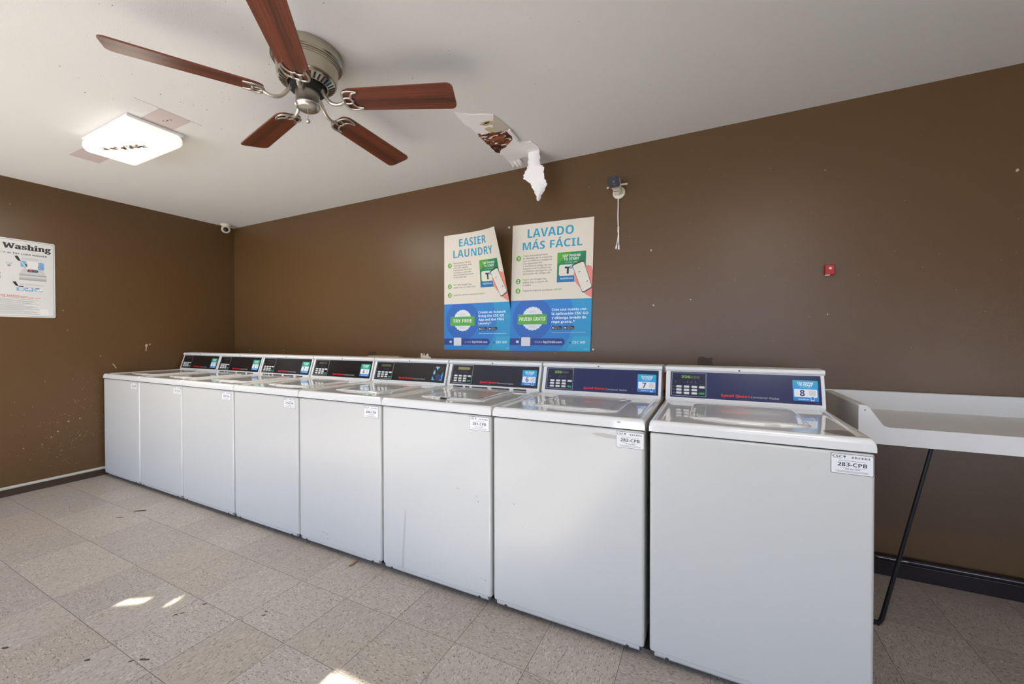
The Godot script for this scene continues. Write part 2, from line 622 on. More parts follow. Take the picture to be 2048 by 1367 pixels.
	for k in 150:
		var p := Vector2(3.4 + rng.randfn(0.0, 0.75), 1.35 + rng.randfn(0.0, 0.42))
		if k < 50:
			p = Vector2(2.45 + rng.randfn(0.0, 0.3), 1.55 + rng.randfn(0.0, 0.2))
		if p.y < 0.05 or p.x < 0.1:
			continue
		var r := 0.001 + 0.003 * pow(rng.randf(), 3.0)
		sp.prism(ragged(p, r * rng.randf_range(0.7, 1.6), r, 6), 0.0, 0.0007)
	stuff(obj("ceiling_speck", sp.mesh(), M.speck, ceil_))
	var pk := MB.new()
	pk.xf = sp.xf
	pk.prism(v2([[0.95, 1.42], [2.173, 1.4224], [2.173, 1.5735], [0.95, 1.57]]), 0.0, 0.0006)
	obj("bare_patch", pk.mesh(), M.pink_paint, ceil_).set_meta("label", "pinkish unpainted strip left by an older fixture")
	var pn := MB.new()
	pn.xf = sp.xf
	for q in [[2.06, 1.49, 0.02, 0.006], [2.04, 1.5, 0.012, 0.004], [2.09, 1.485, 0.008, 0.008]]:
		pn.prism(ragged(Vector2(q[0], q[1]), q[2], q[3], 9, 0.6), 0.0, 0.0012)
	stuff(obj("ceiling_scar", pn.mesh(), M.speck, ceil_))
	var sl := MB.new()
	sl.xf = sp.xf
	sl.prism(v2([[2.174, 1.37], [2.1765, 1.37], [2.177, 1.68], [2.1745, 1.68]]), 0.0, 0.0007)
	obj("scratch_line", sl.mesh(), M.scratch_line, ceil_)

func make_floor() -> void:
	var fl := obj("floor", slab(Vector3(-0.15, -0.12, -0.15), Vector3(ROOM_X + 0.15, -0.0012, ROOM_Z + 0.15)), M.joint)
	struct(fl)
	var T := 0.3048
	# vinyl composition tile: two prints of flecks drawn out along the tile
	var mats := []
	var ra := RandomNumberGenerator.new()
	for k in 3:
		ra.seed = 100 + k
		var cv := Canvas.new(0.3048, 0.3048, 1680, rgb(176, 167, 155))
		for i in 520:
			fleck(cv, ra, rgb(186, 178, 167), 0.02, 0.006)
		for i in 420:
			fleck(cv, ra, rgb(163, 152, 138), 0.02, 0.005)
		for i in 170:
			fleck(cv, ra, rgb(128, 112, 96), 0.013, 0.0038)
		for i in 70:
			fleck(cv, ra, rgb(102, 86, 72), 0.012, 0.0036)
		for i in 80:
			fleck(cv, ra, rgb(204, 197, 186), 0.012, 0.0036)
		for i in 14:
			fleck(cv, ra, rgb(78, 66, 56), 0.010, 0.0036)
		var m := mat("floor_tile_%d" % k, Color.WHITE, 0.38)
		m.albedo_texture = cv.tex()
		m.albedo_color = [Color(1, 1, 1), Color(0.975, 0.965, 0.955), Color(0.955, 0.955, 0.96)][k]
		mats.append(m)
	var meshes := []
	for k in 8:
		var b := MB.new()
		var h := T / 2 - 0.0007
		var c := 0.0007
		var tx := func(x: float, z: float) -> Vector2:
			var p := Vector2(x, z) / T
			p = p.rotated(PI / 2 * (k % 4))
			if k > 3: p.x = -p.x
			return p * 0.99 + Vector2(0.5, 0.5)
		var q := [Vector3(-h + c, 0, h - c), Vector3(h - c, 0, h - c), Vector3(h - c, 0, -h + c), Vector3(-h + c, 0, -h + c)]
		b.quad(q[0], q[1], q[2], q[3], tx.call(q[0].x, q[0].z), tx.call(q[1].x, q[1].z), tx.call(q[2].x, q[2].z), tx.call(q[3].x, q[3].z))
		var o := [Vector3(-h, -c, h), Vector3(h, -c, h), Vector3(h, -c, -h), Vector3(-h, -c, -h)]
		for i in 4:
			var j := (i + 1) % 4
			b.quad(o[i], o[j], q[j], q[i], Vector2(0.5, 0.5), Vector2(0.5, 0.5), Vector2(0.5, 0.5), Vector2(0.5, 0.5))
			b.quad(o[i] - Vector3(0, 0.002, 0), o[j] - Vector3(0, 0.002, 0), o[j], o[i], Vector2(0.5, 0.5), Vector2(0.5, 0.5), Vector2(0.5, 0.5), Vector2(0.5, 0.5))
		meshes.append(b.mesh())
	var rest := MB.new()
	ra.seed = 55
	for i in range(-1, 31):
		for j in range(0, 16):
			var x := 0.2831 + (i + 0.5) * T
			var z := 0.1396 + (j - 0.5) * T
			if x - T / 2 > ROOM_X or z - T / 2 > ROOM_Z:
				continue
			if z < 0.97 and x < 5.15:
				continue
			var far: bool = z > 2.75 or x > 6.6
			var turn := ((i + j) % 2 + 2) % 2
			var mm: Mesh = meshes[turn + 2 * ra.randi_range(0, 1) + 4 * ra.randi_range(0, 1)]
			var mt: Material = mats[ra.randi_range(0, 2)]
			if far:
				rest.xf = Transform3D(Basis.IDENTITY, Vector3(x, 0, z))
				rest.quad(Vector3(-0.1517, 0, 0.1517), Vector3(0.1517, 0, 0.1517), Vector3(0.1517, 0, -0.1517), Vector3(-0.1517, 0, -0.1517))
				continue
			# tiles cut to fit along the walls
			var cut := Vector3(1, 1, 1)
			if j == 0:
				cut.z = 0.1396 / T
				z = 0.0698
			if i == -1:
				cut.x = 0.2831 / T
				x = 0.14155
			obj("tile", mm, mt, fl, Vector3(x, 0, z)).scale = cut
	stuff(obj("tile_field", rest.mesh(), mats[0], fl))
	# dark marks and a scrap lying on the tiles
	var mk := MB.new()
	mk.xf = Transform3D(Basis(Vector3.RIGHT, -PI / 2), Vector3.ZERO)
	for q in [[1.255, 1.326, 0.05, 0.012, 0.6], [1.261, 1.437, 0.03, 0.007, 0.5], [2.745, 2.046, 0.012, 0.007, 0.6], [2.7465, 1.77, 0.012, 0.005, 0.8], [2.76, 1.752, 0.01, 0.004, 0.8], [2.928, 1.952, 0.014, 0.006, 0.7], [2.945, 1.945, 0.01, 0.005, 0.7], [2.7825, 1.672, 0.009, 0.005, 0.8], [3.099, 1.6, 0.01, 0.005, 0.9], [3.085, 1.58, 0.01, 0.004, 0.2], [2.3715, 2.164, 0.016, 0.008, 0.5], [2.9, 1.975, 0.012, 0.004, 1.0]]:
		var p := PackedVector2Array()
		for u in ragged(Vector2.ZERO, q[2], q[3], 9, 0.3):
			p.append(u.rotated(q[4]) + Vector2(q[0], -q[1]))
		mk.prism(p, 0.0, 0.0006)
	stuff(obj("floor_mark", mk.mesh(), M.leaf_dark, fl))

func fleck(cv: Canvas, ra: RandomNumberGenerator, c: Color, l: float, w: float) -> void:
	var o := Vector2(ra.randf(), ra.randf()) * 0.3048
	var k := ra.randf_range(0.35, 1.0)
	var a := ra.randfn(0.0, 0.14)
	var d := Vector2(cos(a), sin(a)) * l * k * 0.5
	var s := Vector2(-sin(a), cos(a)) * w * ra.randf_range(0.4, 1.0) * 0.5
	var f := ra.randf_range(0.9, 1.1)
	var cc := Color(c.r * f, c.g * f, c.b * f)
	cv.poly([o - d, o - d * 0.4 - s, o + d * 0.5 - s * 0.9, o + d, o + d * 0.3 + s, o - d * 0.6 + s * 0.8], cc)

# ---------------------------------------------------------------- washers
const W_X := [0.3680, 1.0205, 1.6748, 2.3322, 2.9886, 3.6464, 4.3055, 4.9725]
const W_TOP := 0.9068
const W_FRONT := 1.1168
var shared := {}

func deck_mesh() -> ArrayMesh:
	# pressed steel top: rounded edges, a raised border and a sunken middle in which the lid lies
	var b := MB.new()
	var hw := 0.3262
	var z0 := -0.355
	var z1 := 0.357
	var xs := []
	var zs := []
	for k in 7:
		xs.append(-hw + 0.014 * (1 - cos(PI / 2 * k / 6)))
	for k in 9:
		xs.append(-hw + 0.016 + 0.03 * k / 8.0)
	for k in range(1, 12):
		xs.append(lerpf(-hw + 0.046, hw - 0.046, k / 12.0))
	for k in 9:
		xs.append(hw - 0.016 - 0.03 * (8 - k) / 8.0)
	for k in 7:
		xs.append(hw - 0.014 * (1 - cos(PI / 2 * (6 - k) / 6)))
	zs = [z0, z0 + 0.1, z0 + 0.145]
	for k in range(1, 9):
		zs.append(lerpf(z0 + 0.145, z1 - 0.055, k / 9.0))
	for k in 9:
		zs.append(z1 - 0.018 - 0.034 * (8 - k) / 8.0)
	for k in 7:
		zs.append(z1 - 0.016 * (1 - cos(PI / 2 * (6 - k) / 6)))
	var f := func(x: float, z: float) -> float:
		var ds := hw - absf(x)
		var df := z1 - z
		var y := W_TOP
		if ds < 0.014:
			y -= 0.014 - sqrt(maxf(0.0, 0.014 * 0.014 - pow(0.014 - ds, 2)))
		if df < 0.016:
			y -= 0.016 - sqrt(maxf(0.0, 0.016 * 0.016 - pow(0.016 - df, 2)))
		y -= 0.006 * smoothstep(0.018, 0.04, ds) * smoothstep(0.02, 0.046, df)
		return y
	var put := func(i: int, j: int) -> Vector3:
		return Vector3(xs[i], f.call(xs[i], zs[j]), zs[j])
	var nor := func(i: int, j: int) -> Vector3:
		var e := 0.0008
		var x := clampf(xs[i], -hw + e, hw - e)
		var z := clampf(zs[j], z0 + e, z1 - e)
		return Vector3(f.call(x - e, z) - f.call(x + e, z), 2 * e, f.call(x, z - e) - f.call(x, z + e)).normalized()
	for i in xs.size() - 1:
		for j in zs.size() - 1:
			b.quad_n(put.call(i, j + 1), put.call(i + 1, j + 1), put.call(i + 1, j), put.call(i, j), nor.call(i, j + 1), nor.call(i + 1, j + 1), nor.call(i + 1, j), nor.call(i, j))
	var lowy := 0.8665
	for i in xs.size() - 1:
		for j in [0, zs.size() - 1]:
			var p: Vector3 = put.call(i, j)
			var q: Vector3 = put.call(i + 1, j)
			if j:
				b.quad(Vector3(p.x, lowy, p.z), Vector3(q.x, lowy, q.z), q, p)
			else:
				b.quad(Vector3(q.x, lowy, q.z), Vector3(p.x, lowy, p.z), p, q)
	for j in zs.size() - 1:
		for i in [0, xs.size() - 1]:
			var p: Vector3 = put.call(i, j)
			var q: Vector3 = put.call(i, j + 1)
			if i:
				b.quad(Vector3(q.x, lowy, q.z), Vector3(p.x, lowy, p.z), p, q)
			else:
				b.quad(Vector3(p.x, lowy, p.z), Vector3(q.x, lowy, q.z), q, p)
	b.quad(Vector3(-hw, lowy, z0), Vector3(hw, lowy, z0), Vector3(hw, lowy, z1), Vector3(-hw, lowy, z1))
	return b.mesh()

func lid_mesh() -> ArrayMesh:
	# pillow-shaped lid with rounded corners and a lip in the middle of its front edge
	var b := MB.new()
	var hw := 0.199
	var z0 := -0.16
	var z1 := 0.222
	var r0 := 0.04
	var f := func(u: float, w: float) -> Vector3:
		var zc := (z0 + z1) / 2
		var hz := (z1 - z0) / 2
		var x := u * hw
		var z := w * hz
		var ax := absf(x) - (hw - r0)
		var az := absf(z) - (hz - r0)
		var d := minf(hw - absf(x), hz - absf(z))
		if ax > 0 and az > 0:
			# the corner square is drawn in to a quarter disc
			var k := maxf(ax, az) / maxf(sqrt(ax * ax + az * az), 1e-6)
			x = signf(x) * (hw - r0 + ax * k)
			z = signf(z) * (hz - r0 + az * k)
			d = r0 - maxf(ax, az)
		if w > 0.0:
			z += 0.014 * smoothstep(0.6, 1.0, w) * smoothstep(0.5, 0.3, absf(u + 0.02))
		d = maxf(0.0, d)
		var y := 0.9065
		var r := 0.012
		if d < r:
			y -= r - sqrt(maxf(0.0, r * r - (r - d) * (r - d)))
		# shallow dish in the middle, raised lip in front
		y -= 0.0035 * smoothstep(0.015, 0.06, d)
		y += 0.004 * smoothstep(0.7, 0.92, w) * smoothstep(0.9, 0.5, absf(u))
		return Vector3(x, y, zc + z)
	var us := []
	var ws := []
	for k in 41:
		var a := -1.0 + 2.0 * k / 40.0
		us.append(signf(a) * (1.0 - pow(1.0 - absf(a), 1.7)))
	for k in 41:
		var a := -1.0 + 2.0 * k / 40.0
		ws.append(signf(a) * (1.0 - pow(1.0 - absf(a), 1.7)))
	var P := []
	for j in 41:
		var row := []
		for i in 41:
			row.append(f.call(us[i], ws[j]))
		P.append(row)
	var N := []
	for j in 41:
		var row := []
		for i in 41:
			var du: Vector3 = P[j][mini(i + 1, 40)] - P[j][maxi(i - 1, 0)]
			var dw: Vector3 = P[mini(j + 1, 40)][i] - P[maxi(j - 1, 0)][i]
			row.append(dw.cross(du).normalized())
		N.append(row)
	for j in 40:
		for i in 40:
			b.quad_n(P[j + 1][i], P[j + 1][i + 1], P[j][i + 1], P[j][i], N[j + 1][i], N[j + 1][i + 1], N[j][i + 1], N[j][i])
	return b.mesh()

func console_mesh() -> ArrayMesh:
	# sloping control housing with a rolled cap along its top
	var b := MB.new()
	b.xf = Transform3D(Basis(Vector3.UP, -PI / 2), Vector3.ZERO)
	# profile in (z, y); turned so that local x is world z
	b.xf = Transform3D(Basis(Vector3(0, 0, 1), Vector3(0, 1, 0), Vector3(-1, 0, 0)), Vector3.ZERO)
	var c := v2([[-0.212, 1.046], [-0.209, 1.048], [-0.355, 1.048], [-0.355, 0.9], [-0.212, 0.9], [-0.212, 0.907]])
	b.prism(v2([[-0.214, 0.9], [-0.2125, 0.914], [-0.254, 1.052], [-0.355, 1.052], [-0.355, 0.9]]), -0.322, 0.322)
	return b.mesh()

func cap_mesh() -> ArrayMesh:
	var b := MB.new()
	b.xf = Transform3D(Basis(Vector3(0, 0, 1), Vector3(0, 1, 0), Vector3(-1, 0, 0)), Vector3.ZERO)
	var p := PackedVector2Array([Vector2(-0.355, 1.046), Vector2(-0.252, 1.046)])
	for k in 9:
		var a := -0.5 + (PI / 2 + 0.5) * k / 8.0
		p.append(Vector2(-0.2565 + cos(a) * 0.0125, 1.058 + sin(a) * 0.0125))
	p.append(Vector2(-0.355, 1.0715))
	b.prism(p, -0.325, 0.325)
	return b.mesh()

func console_panel_texture(kind: int) -> ImageTexture:
	var bg: Color = [rgb(25, 23, 25), rgb(17, 23, 42), rgb(16, 34, 84)][kind]
	var key: Color = bg.lerp(rgb(16, 18, 32), 0.45)
	var cv := Canvas.new(0.61, 0.128, 1700, bg)
	cv.rect(0.006, 0.005, 0.155, 0.116, rgb(190, 192, 196))
	cv.rect(0.0074, 0.0064, 0.1522, 0.1132, key)
	cv.rect(0.048, 0.016, 0.091, 0.019, rgb(20, 22, 18))
	for q in [0.024, 0.078, 0.095, 0.114]:
		cv.rect(q - 0.0012, 0.045, 0.0024, 0.0024, rgb(150, 152, 156))
		cv.rect(q - 0.004, 0.051, 0.008, 0.0016, rgb(110, 112, 118))
		cv.rect(q - 0.003, 0.054, 0.006, 0.0016, rgb(110, 112, 118))
	for j in 3:
		var y := 0.0745 + j * 0.0157
		for x in [0.025, 0.058, 0.092, 0.126]:
			if x > 0.12 and j == 1: continue
			cv.disc(x, y, 0.0012, rgb(170, 172, 176))
		cv.rect(0.011, y - 0.001, 0.01, 0.002, rgb(140, 142, 150))
	cv.text("Speed Queen", 0.224, 0.114, 0.0125, rgb(226, 44, 42), true, 0.118, 0, "Droid Sans", 0.03)
	cv.text("Speed Queen", 0.2247, 0.1137, 0.0125, rgb(226, 44, 42), true, 0.118, 0, "Droid Sans", 0.03)
	cv.text("Commercial Washer", 0.347, 0.114, 0.0088, rgb(206, 208, 212), false, 0.11)
	cv.rect(0.588, 0.121, 0.012, 0.0016, rgb(150, 152, 158))
	return cv.tex()

func tap_sticker_texture(n: int) -> ImageTexture:
	var top: Color = rgb(20, 150, 120) if n < 5 else rgb(30, 170, 190)
	var mid: Color = rgb(24, 160, 130) if n < 5 else rgb(36, 150, 225)
	var low := rgb(22, 128, 205)
	var cv := Canvas.new(0.092, 0.092, 2400, low)
	if n == 5:
		cv.rect(0, 0, 0.1, 0.1, rgb(24, 22, 26))
		cv.poly([Vector2(0.022, 0), Vector2(0.056, 0), Vector2(0.036, 0.022)], rgb(112, 200, 206))
		cv.poly([Vector2(0.008, 0.04), Vector2(0.02, 0.02), Vector2(0.024, 0.045), Vector2(0.014, 0.058)], rgb(150, 205, 230))
		cv.poly([Vector2(0.004, 0.065), Vector2(0.026, 0.092), Vector2(0.0, 0.092)], rgb(70, 180, 225))
		cv.poly([Vector2(0.036, 0.05), Vector2(0.075, 0.055), Vector2(0.07, 0.092), Vector2(0.034, 0.088)], rgb(22, 66, 130))
		cv.poly([Vector2(0.074, 0.06), Vector2(0.088, 0.03), Vector2(0.085, 0.092), Vector2(0.06, 0.092), Vector2(0.078, 0.08)], rgb(84, 150, 220))
		cv.rect(0.048, 0.062, 0.014, 0.016, rgb(60, 50, 60))
		return cv.tex()
	cv.grad(0, 0, 0.092, 0.042, top, mid)
	cv.grad(0, 0.074, 0.092, 0.018, rgb(24, 134, 214), low)
	cv.text("TAP PHONE", 0.046, 0.0165, 0.0085, Color.WHITE, true, 0.058, 1)
	cv.text("TO START", 0.046, 0.0265, 0.0085, Color.WHITE, true, 0.05, 1)
	cv.text("or scan code", 0.046, 0.0335, 0.0042, rgb(220, 240, 250), false, 0.036, 1)
	cv.rrect(0.004, 0.0395, 0.084, 0.0355, 0.005, rgb(236, 238, 240))
	cv.text(str(n), 0.034, 0.0705, 0.027, rgb(20, 40, 92), true, 0, 1)
	cv.rrect(0.058, 0.0435, 0.024, 0.024, 0.002, rgb(214, 214, 214))
	cv.text("MyCSCGO.com", 0.019, 0.0868, 0.0052, Color.WHITE, true, 0.038)
	cv.rrect(0.0635, 0.0705, 0.013, 0.019, 0.002, Color.WHITE)
	cv.rrect(0.065, 0.0725, 0.01, 0.014, 0.001, low)
	return cv.tex()

func number_plate_texture(n: int) -> ImageTexture:
	var cv := Canvas.new(0.104, 0.062, 2600, rgb(40, 40, 42))
	cv.rrect(0.0012, 0.0012, 0.1016, 0.0596, 0.003, rgb(226, 226, 224))
	var ink := rgb(40, 40, 42)
	cv.text("CSC", 0.004, 0.0118, 0.0068, ink, true, 0.024, 0, "Droid Sans", 0.1)
	cv.disc(0.034, 0.008, 0.003, rgb(40, 92, 110))
	cv.rect(0.0335, 0.011, 0.001, 0.003, ink)
	cv.rect(0.005, 0.0142, 0.022, 0.0008, rgb(120, 120, 120))
	for k in 17:
		cv.rect(0.052 + k * 0.0026, 0.007, 0.0018 - 0.0007 * (k % 3), 0.0055, ink)
	cv.rect(0.019, 0.0205, 0.065, 0.0009, rgb(120, 120, 120))
	cv.text("%d-CPB" % (275 + n), 0.017, 0.0378, 0.0115, ink, true, 0.071)
	cv.rect(0.024, 0.0415, 0.014, 0.0008, rgb(130, 130, 130))
	cv.rect(0.06, 0.0415, 0.022, 0.0008, rgb(130, 130, 130))
	cv.text("877-264-6622", 0.036, 0.0478, 0.0038, rgb(90, 90, 90), true, 0.036)
	for k in 3:
		cv.rect(0.012 + 0.002 * k, 0.0515 + k * 0.0022, 0.08 - 0.003 * k, 0.0008, rgb(120, 120, 120))
	return cv.tex()

func tex_mat(called: String, t: Texture2D, rough := 0.4) -> StandardMaterial3D:
	var m := mat(called, Color.WHITE, rough)
	m.albedo_texture = t
	return m

# a thin plate facing +z whose front shows the print
func plate_mesh(w: float, h: float, d: float, r := 0.0) -> ArrayMesh:
	var b := MB.new()
	var hw := w / 2
	var hh := h / 2
	var p := []
	if r <= 0:
		p = [Vector2(-hw, -hh), Vector2(hw, -hh), Vector2(hw, hh), Vector2(-hw, hh)]
	else:
		for q in [[hw - r, -hh + r, -PI / 2], [hw - r, hh - r, 0.0], [-hw + r, hh - r, PI / 2], [-hw + r, -hh + r, PI]]:
			for i in 4:
				var a: float = q[2] + PI / 2 * i / 3
				p.append(Vector2(q[0] + cos(a) * r, q[1] + sin(a) * r))
	var n := Vector3(0, 0, 1)
	var uv := func(a: Vector2) -> Vector2:
		return Vector2((a.x + hw) / w, (hh - a.y) / h)
	for i in range(1, p.size() - 1):
		b.tri(Vector3(p[0].x, p[0].y, d), Vector3(p[i].x, p[i].y, d), Vector3(p[i + 1].x, p[i + 1].y, d), n, n, n, uv.call(p[0]), uv.call(p[i]), uv.call(p[i + 1]))
		b.tri(Vector3(p[0].x, p[0].y, 0), Vector3(p[i + 1].x, p[i + 1].y, 0), Vector3(p[i].x, p[i].y, 0), -n, -n, -n, uv.call(p[0]), uv.call(p[i + 1]), uv.call(p[i]))
	for i in p.size():
		var a: Vector2 = p[i]
		var c: Vector2 = p[(i + 1) % p.size()]
		b.quad(Vector3(a.x, a.y, 0), Vector3(c.x, c.y, 0), Vector3(c.x, c.y, d), Vector3(a.x, a.y, d), uv.call(a), uv.call(c), uv.call(c), uv.call(a))
	return b.mesh()

func make_washer(i: int) -> void:
	if shared.is_empty():
		var cb := MB.new()
		cb.rbox(Vector3(0, 0.4515, 0), Vector3(0.648, 0.822, 0.708), 0.011, 3)
		shared.cabinet = cb.mesh()
		var fl := MB.new()
		# folded lip along the foot of the front panel, cut back at both ends
		fl.xf = Transform3D(Basis(Vector3(0, 0, 1), Vector3(0, 1, 0), Vector3(-1, 0, 0)), Vector3.ZERO)
		fl.prism(v2([[0.335, 0.0245], [0.346, 0.0245], [0.3535, 0.034], [0.3545, 0.046], [0.335, 0.046]]), -0.306, 0.306)
		shared.lip = fl.mesh()
		var sc := MB.new()
		sc.xf = Transform3D(Basis(Vector3.RIGHT, PI / 2 + 0.5), Vector3.ZERO)
		sc.lathe([Vector2(0, -0.001), Vector2(0.006, -0.001), Vector2(0.006, 0.003), Vector2(0.0035, 0.005), Vector2(0, 0.0052)], 12)
		shared.screw = sc.mesh()
		var ft := MB.new()
		ft.lathe([Vector2(0, 0), Vector2(0.02, 0), Vector2(0.022, 0.008), Vector2(0.012, 0.012), Vector2(0.012, 0.05), Vector2(0, 0.05)], 14)
		shared.foot = ft.mesh()
		shared.deck = deck_mesh()
		shared.lid = lid_mesh()
		shared.console = console_mesh()
		shared.cap = cap_mesh()
		shared.panel = plate_mesh(0.61, 0.128, 0.0016)
		shared.sticker = plate_mesh(0.092, 0.092, 0.0007, 0.004)
		shared.plate = plate_mesh(0.104, 0.062, 0.0007, 0.003)
		shared.display = plate_mesh(0.088, 0.0165, 0.001)
		var bt := MB.new()
		bt.rbox(Vector3(0, 0, 0.001), Vector3(0.0245, 0.0108, 0.004), 0.0018, 1)
		shared.button = bt.mesh()
		var lk := MB.new()
		lk.xf = Transform3D(Basis(Vector3.RIGHT, PI / 2), Vector3.ZERO)
		lk.lathe([Vector2(0, 0), Vector2(0.004, 0), Vector2(0.004, 0.0015), Vector2(0.0, 0.0015)], 10)
		shared.lock = lk.mesh()
		var gs := MB.new()
		gs.box(Vector3(-0.318, 0.858, -0.345), Vector3(0.318, 0.869, 0.349))
		shared.gasket = gs.mesh()
		shared.tex = [console_panel_texture(0), console_panel_texture(1), console_panel_texture(2)]
	var n := i + 1
	var at := Vector3(W_X[i], 0, W_FRONT - 0.355)
	var what: String = ["white top-load washer 1, against the left wall at the far end of the row",
		"white top-load washer 2, second from the left wall, under sticker number 2",
		"white top-load washer with sticker number 3, third from the left wall",
		"white top-load washer with green sticker number 4, left of the one with a torn sticker",
		"white top-load washer with the torn, scraped blue sticker on its black panel",
		"white washer 6 with a black chip on its lid and a streak down its front",
		"white top-load washer 7 with grey glue smear left of its 282-CPB plate",
		"white top-load washer 8 with blue panel, nearest the folding table"][i]
	var t := thing("washing_machine", at, what, "washing machine", "top-load washers in a row along the brown wall")
	var cab := obj("cabinet", shared.cabinet, M.enamel, t)
	obj("bottom_lip", shared.lip, M.enamel, cab)
	for s in [-1, 1]:
		obj("screw", shared.screw, M.screw, cab, Vector3(s * 0.262, 0.0335, 0.353))
	for s in [[-1, -1], [1, -1], [-1, 1], [1, 1]]:
		obj("foot", shared.foot, M.black, t, Vector3(s[0] * 0.27, 0, s[1] * 0.28))
	obj("seam_gasket", shared.gasket, M.seam, t)
	var deck := obj("deck", shared.deck, M.deck_enamel, t)
	var lid := obj("lid", shared.lid, M.deck_enamel, t)
	var con := obj("console", shared.console, M.console_white, t)
	var cap := obj("console_cap", shared.cap, M.console_white, con)
	obj("cap_lock", shared.lock, M.black, con, Vector3(0.0, 1.0575, -0.2445))
	# printed control panel on the slope
	var slope := atan2(0.0415, 0.138)
	var kind := 0 if n < 6 else 1 if n == 6 else 2
	var key := "panel_%d" % kind
	var pm: Material = M[key] if M.has(key) else tex_mat(key, shared.tex[kind], 0.24)
	var pan := obj("control_panel", shared.panel, pm, t)
	pan.transform = Transform3D(Basis(Vector3.RIGHT, -slope), Vector3(0.004, 0.9825, -0.2331))
	pan.set_meta("label", ["near-black panel with white-outlined keypad", "dark blue-black panel with white-outlined keypad", "navy blue panel with white-outlined keypad"][kind])
	# display and keys: positions across the panel, from its top left corner
	var disp_mat: StandardMaterial3D
	if n >= 7:
		if not M.has("lit_display"):
			var cv := Canvas.new(0.088, 0.0165, 2600, rgb(20, 24, 30))
			cv.text("226", 0.001, 0.0148, 0.013, rgb(120, 190, 90), true, 0.04)
			cv.text("888", 0.043, 0.0148, 0.013, rgb(70, 78, 84), true, 0.04)
			disp_mat = tex_mat("lit_display", cv.tex(), 0.3)
			disp_mat.emission_enabled = true
			disp_mat.emission_texture = cv.tex()
			disp_mat.emission_operator = BaseMaterial3D.EMISSION_OP_MULTIPLY
			disp_mat.emission = Color.WHITE
			disp_mat.emission_energy_multiplier = 0.12
		disp_mat = M.lit_display
	else:
		var dk: int = clampi(n - 3, 0, 3)
		var nm := "display_%d" % dk
		if not M.has(nm):
			mat(nm, [rgb(44, 42, 32), rgb(70, 68, 46), rgb(84, 80, 56), rgb(140, 132, 84)][dk], 0.3)
		disp_mat = M[nm]
	var pz := 0.0016
	obj("display", shared.display, disp_mat, pan, Vector3(-0.305 + 0.0935, 0.064 - 0.0258, pz))
	for j in 3:
		for c in 4:
			if c == 3 and j == 1:
				continue
			var x: float = [0.040, 0.0745, 0.109, 0.1425][c]
			var y: float = 0.0745 + j * 0.0157
			var mtl: Material = M.start_button if c == 3 and j == 2 else M.button
			obj("start_button" if c == 3 and j == 2 else "button", shared.button, mtl, pan, Vector3(-0.305 + x, 0.064 - y, pz))
	var st := obj("tap_sticker" if n != 5 else "torn_sticker", shared.sticker, tex_mat("sticker_%d" % n, tap_sticker_texture(n), 0.4), pan, Vector3(-0.305 + 0.5535, 0.064 - 0.0675, pz))
	if n == 5:
		st.set_meta("label", "scraped black sticker with scraps of light blue left")
	else:
		st.set_meta("label", ("green and blue" if n < 5 else "bright blue") + " sticker with the number %d" % n)
	var px: float = [0.24, 0.267, 0.245, 0.246, 0.256, 0.264, 0.272, 0.2685][i]
	var np := obj("number_plate", shared.plate, tex_mat("plate_%d" % n, number_plate_texture(n), 0.4), t, Vector3(px - 0.001, 0.8235, 0.354))
	np.set_meta("label", "white number plate reading %d-CPB" % (275 + n))
	# dark slots showing under some consoles
	if n in [2, 3, 6]:
		for q in [[-0.27, -0.2], [-0.18, -0.15], [-0.13, -0.02], [0.01, 0.13], [0.16, 0.24]]:
			var sb := MB.new()
			sb.box(Vector3(q[0], 0.9045, -0.2135), Vector3(q[1], 0.911, -0.2085))
			obj("vent_slot", sb.mesh(), M.black, con)
	# wear that only one machine has
	var local := func(pts: Array) -> PackedVector2Array:
		var o := PackedVector2Array()
		for q in pts:
			o.append(Vector2(q[0] - at.x, q[1]))
		return o
	var mk := MB.new()
	if n == 7:
		mk.prism(local.call([[4.427, 0.834], [4.443, 0.839], [4.481, 0.8405], [4.5255, 0.8357], [4.527, 0.823], [4.488, 0.823], [4.45, 0.827]]), 0.35, 0.3544)
		obj("glue_smear", mk.mesh(), M.smear, cab)
		var l7 := MB.new()
		l7.xf = Transform3D(Basis(Vector3.RIGHT, -PI / 2), Vector3.ZERO)
		for k in 16:
			var p := Vector2(0.228 + 0.013 * (k % 7) + rng.randf() * 0.01, -(0.235 + 0.02 * (k / 4) + rng.randf() * 0.012))
			l7.prism(ragged(p, 0.008, 0.0018, 6, 0.5), 0.8985, 0.9018)
		stuff(obj("scratch", l7.mesh(), M.residue, deck))
		var c7 := MB.new()
		c7.prism(ragged(Vector2(4.5354 - at.x, 0.8895), 0.011, 0.005, 9), 0.35, 0.3576)
		obj("stain", c7.mesh(), M.smudge, deck)
	if n == 6:
		mk.prism(local.call([[3.446, 0.045], [3.4526, 0.118], [3.4644, 0.29], [3.4735, 0.355], [3.48, 0.335], [3.4700, 0.186], [3.4637, 0.045]]), 0.35, 0.3543)
		obj("dirt_streak", mk.mesh(), M.smudge, cab)
		var c6 := MB.new()
		c6.xf = Transform3D(Basis(Vector3.RIGHT, -PI / 2), Vector3.ZERO)
		for q in [[3.622, 0.997, 0.024, 0.011], [3.648, 0.99, 0.018, 0.007], [3.672, 0.981, 0.02, 0.009]]:
			c6.prism(ragged(Vector2(q[0] - at.x, -(q[1] - at.z)), q[2], q[3], 11, 0.55), 0.894, 0.9085)
		obj("lid_chip", c6.mesh(), M.chip, lid)
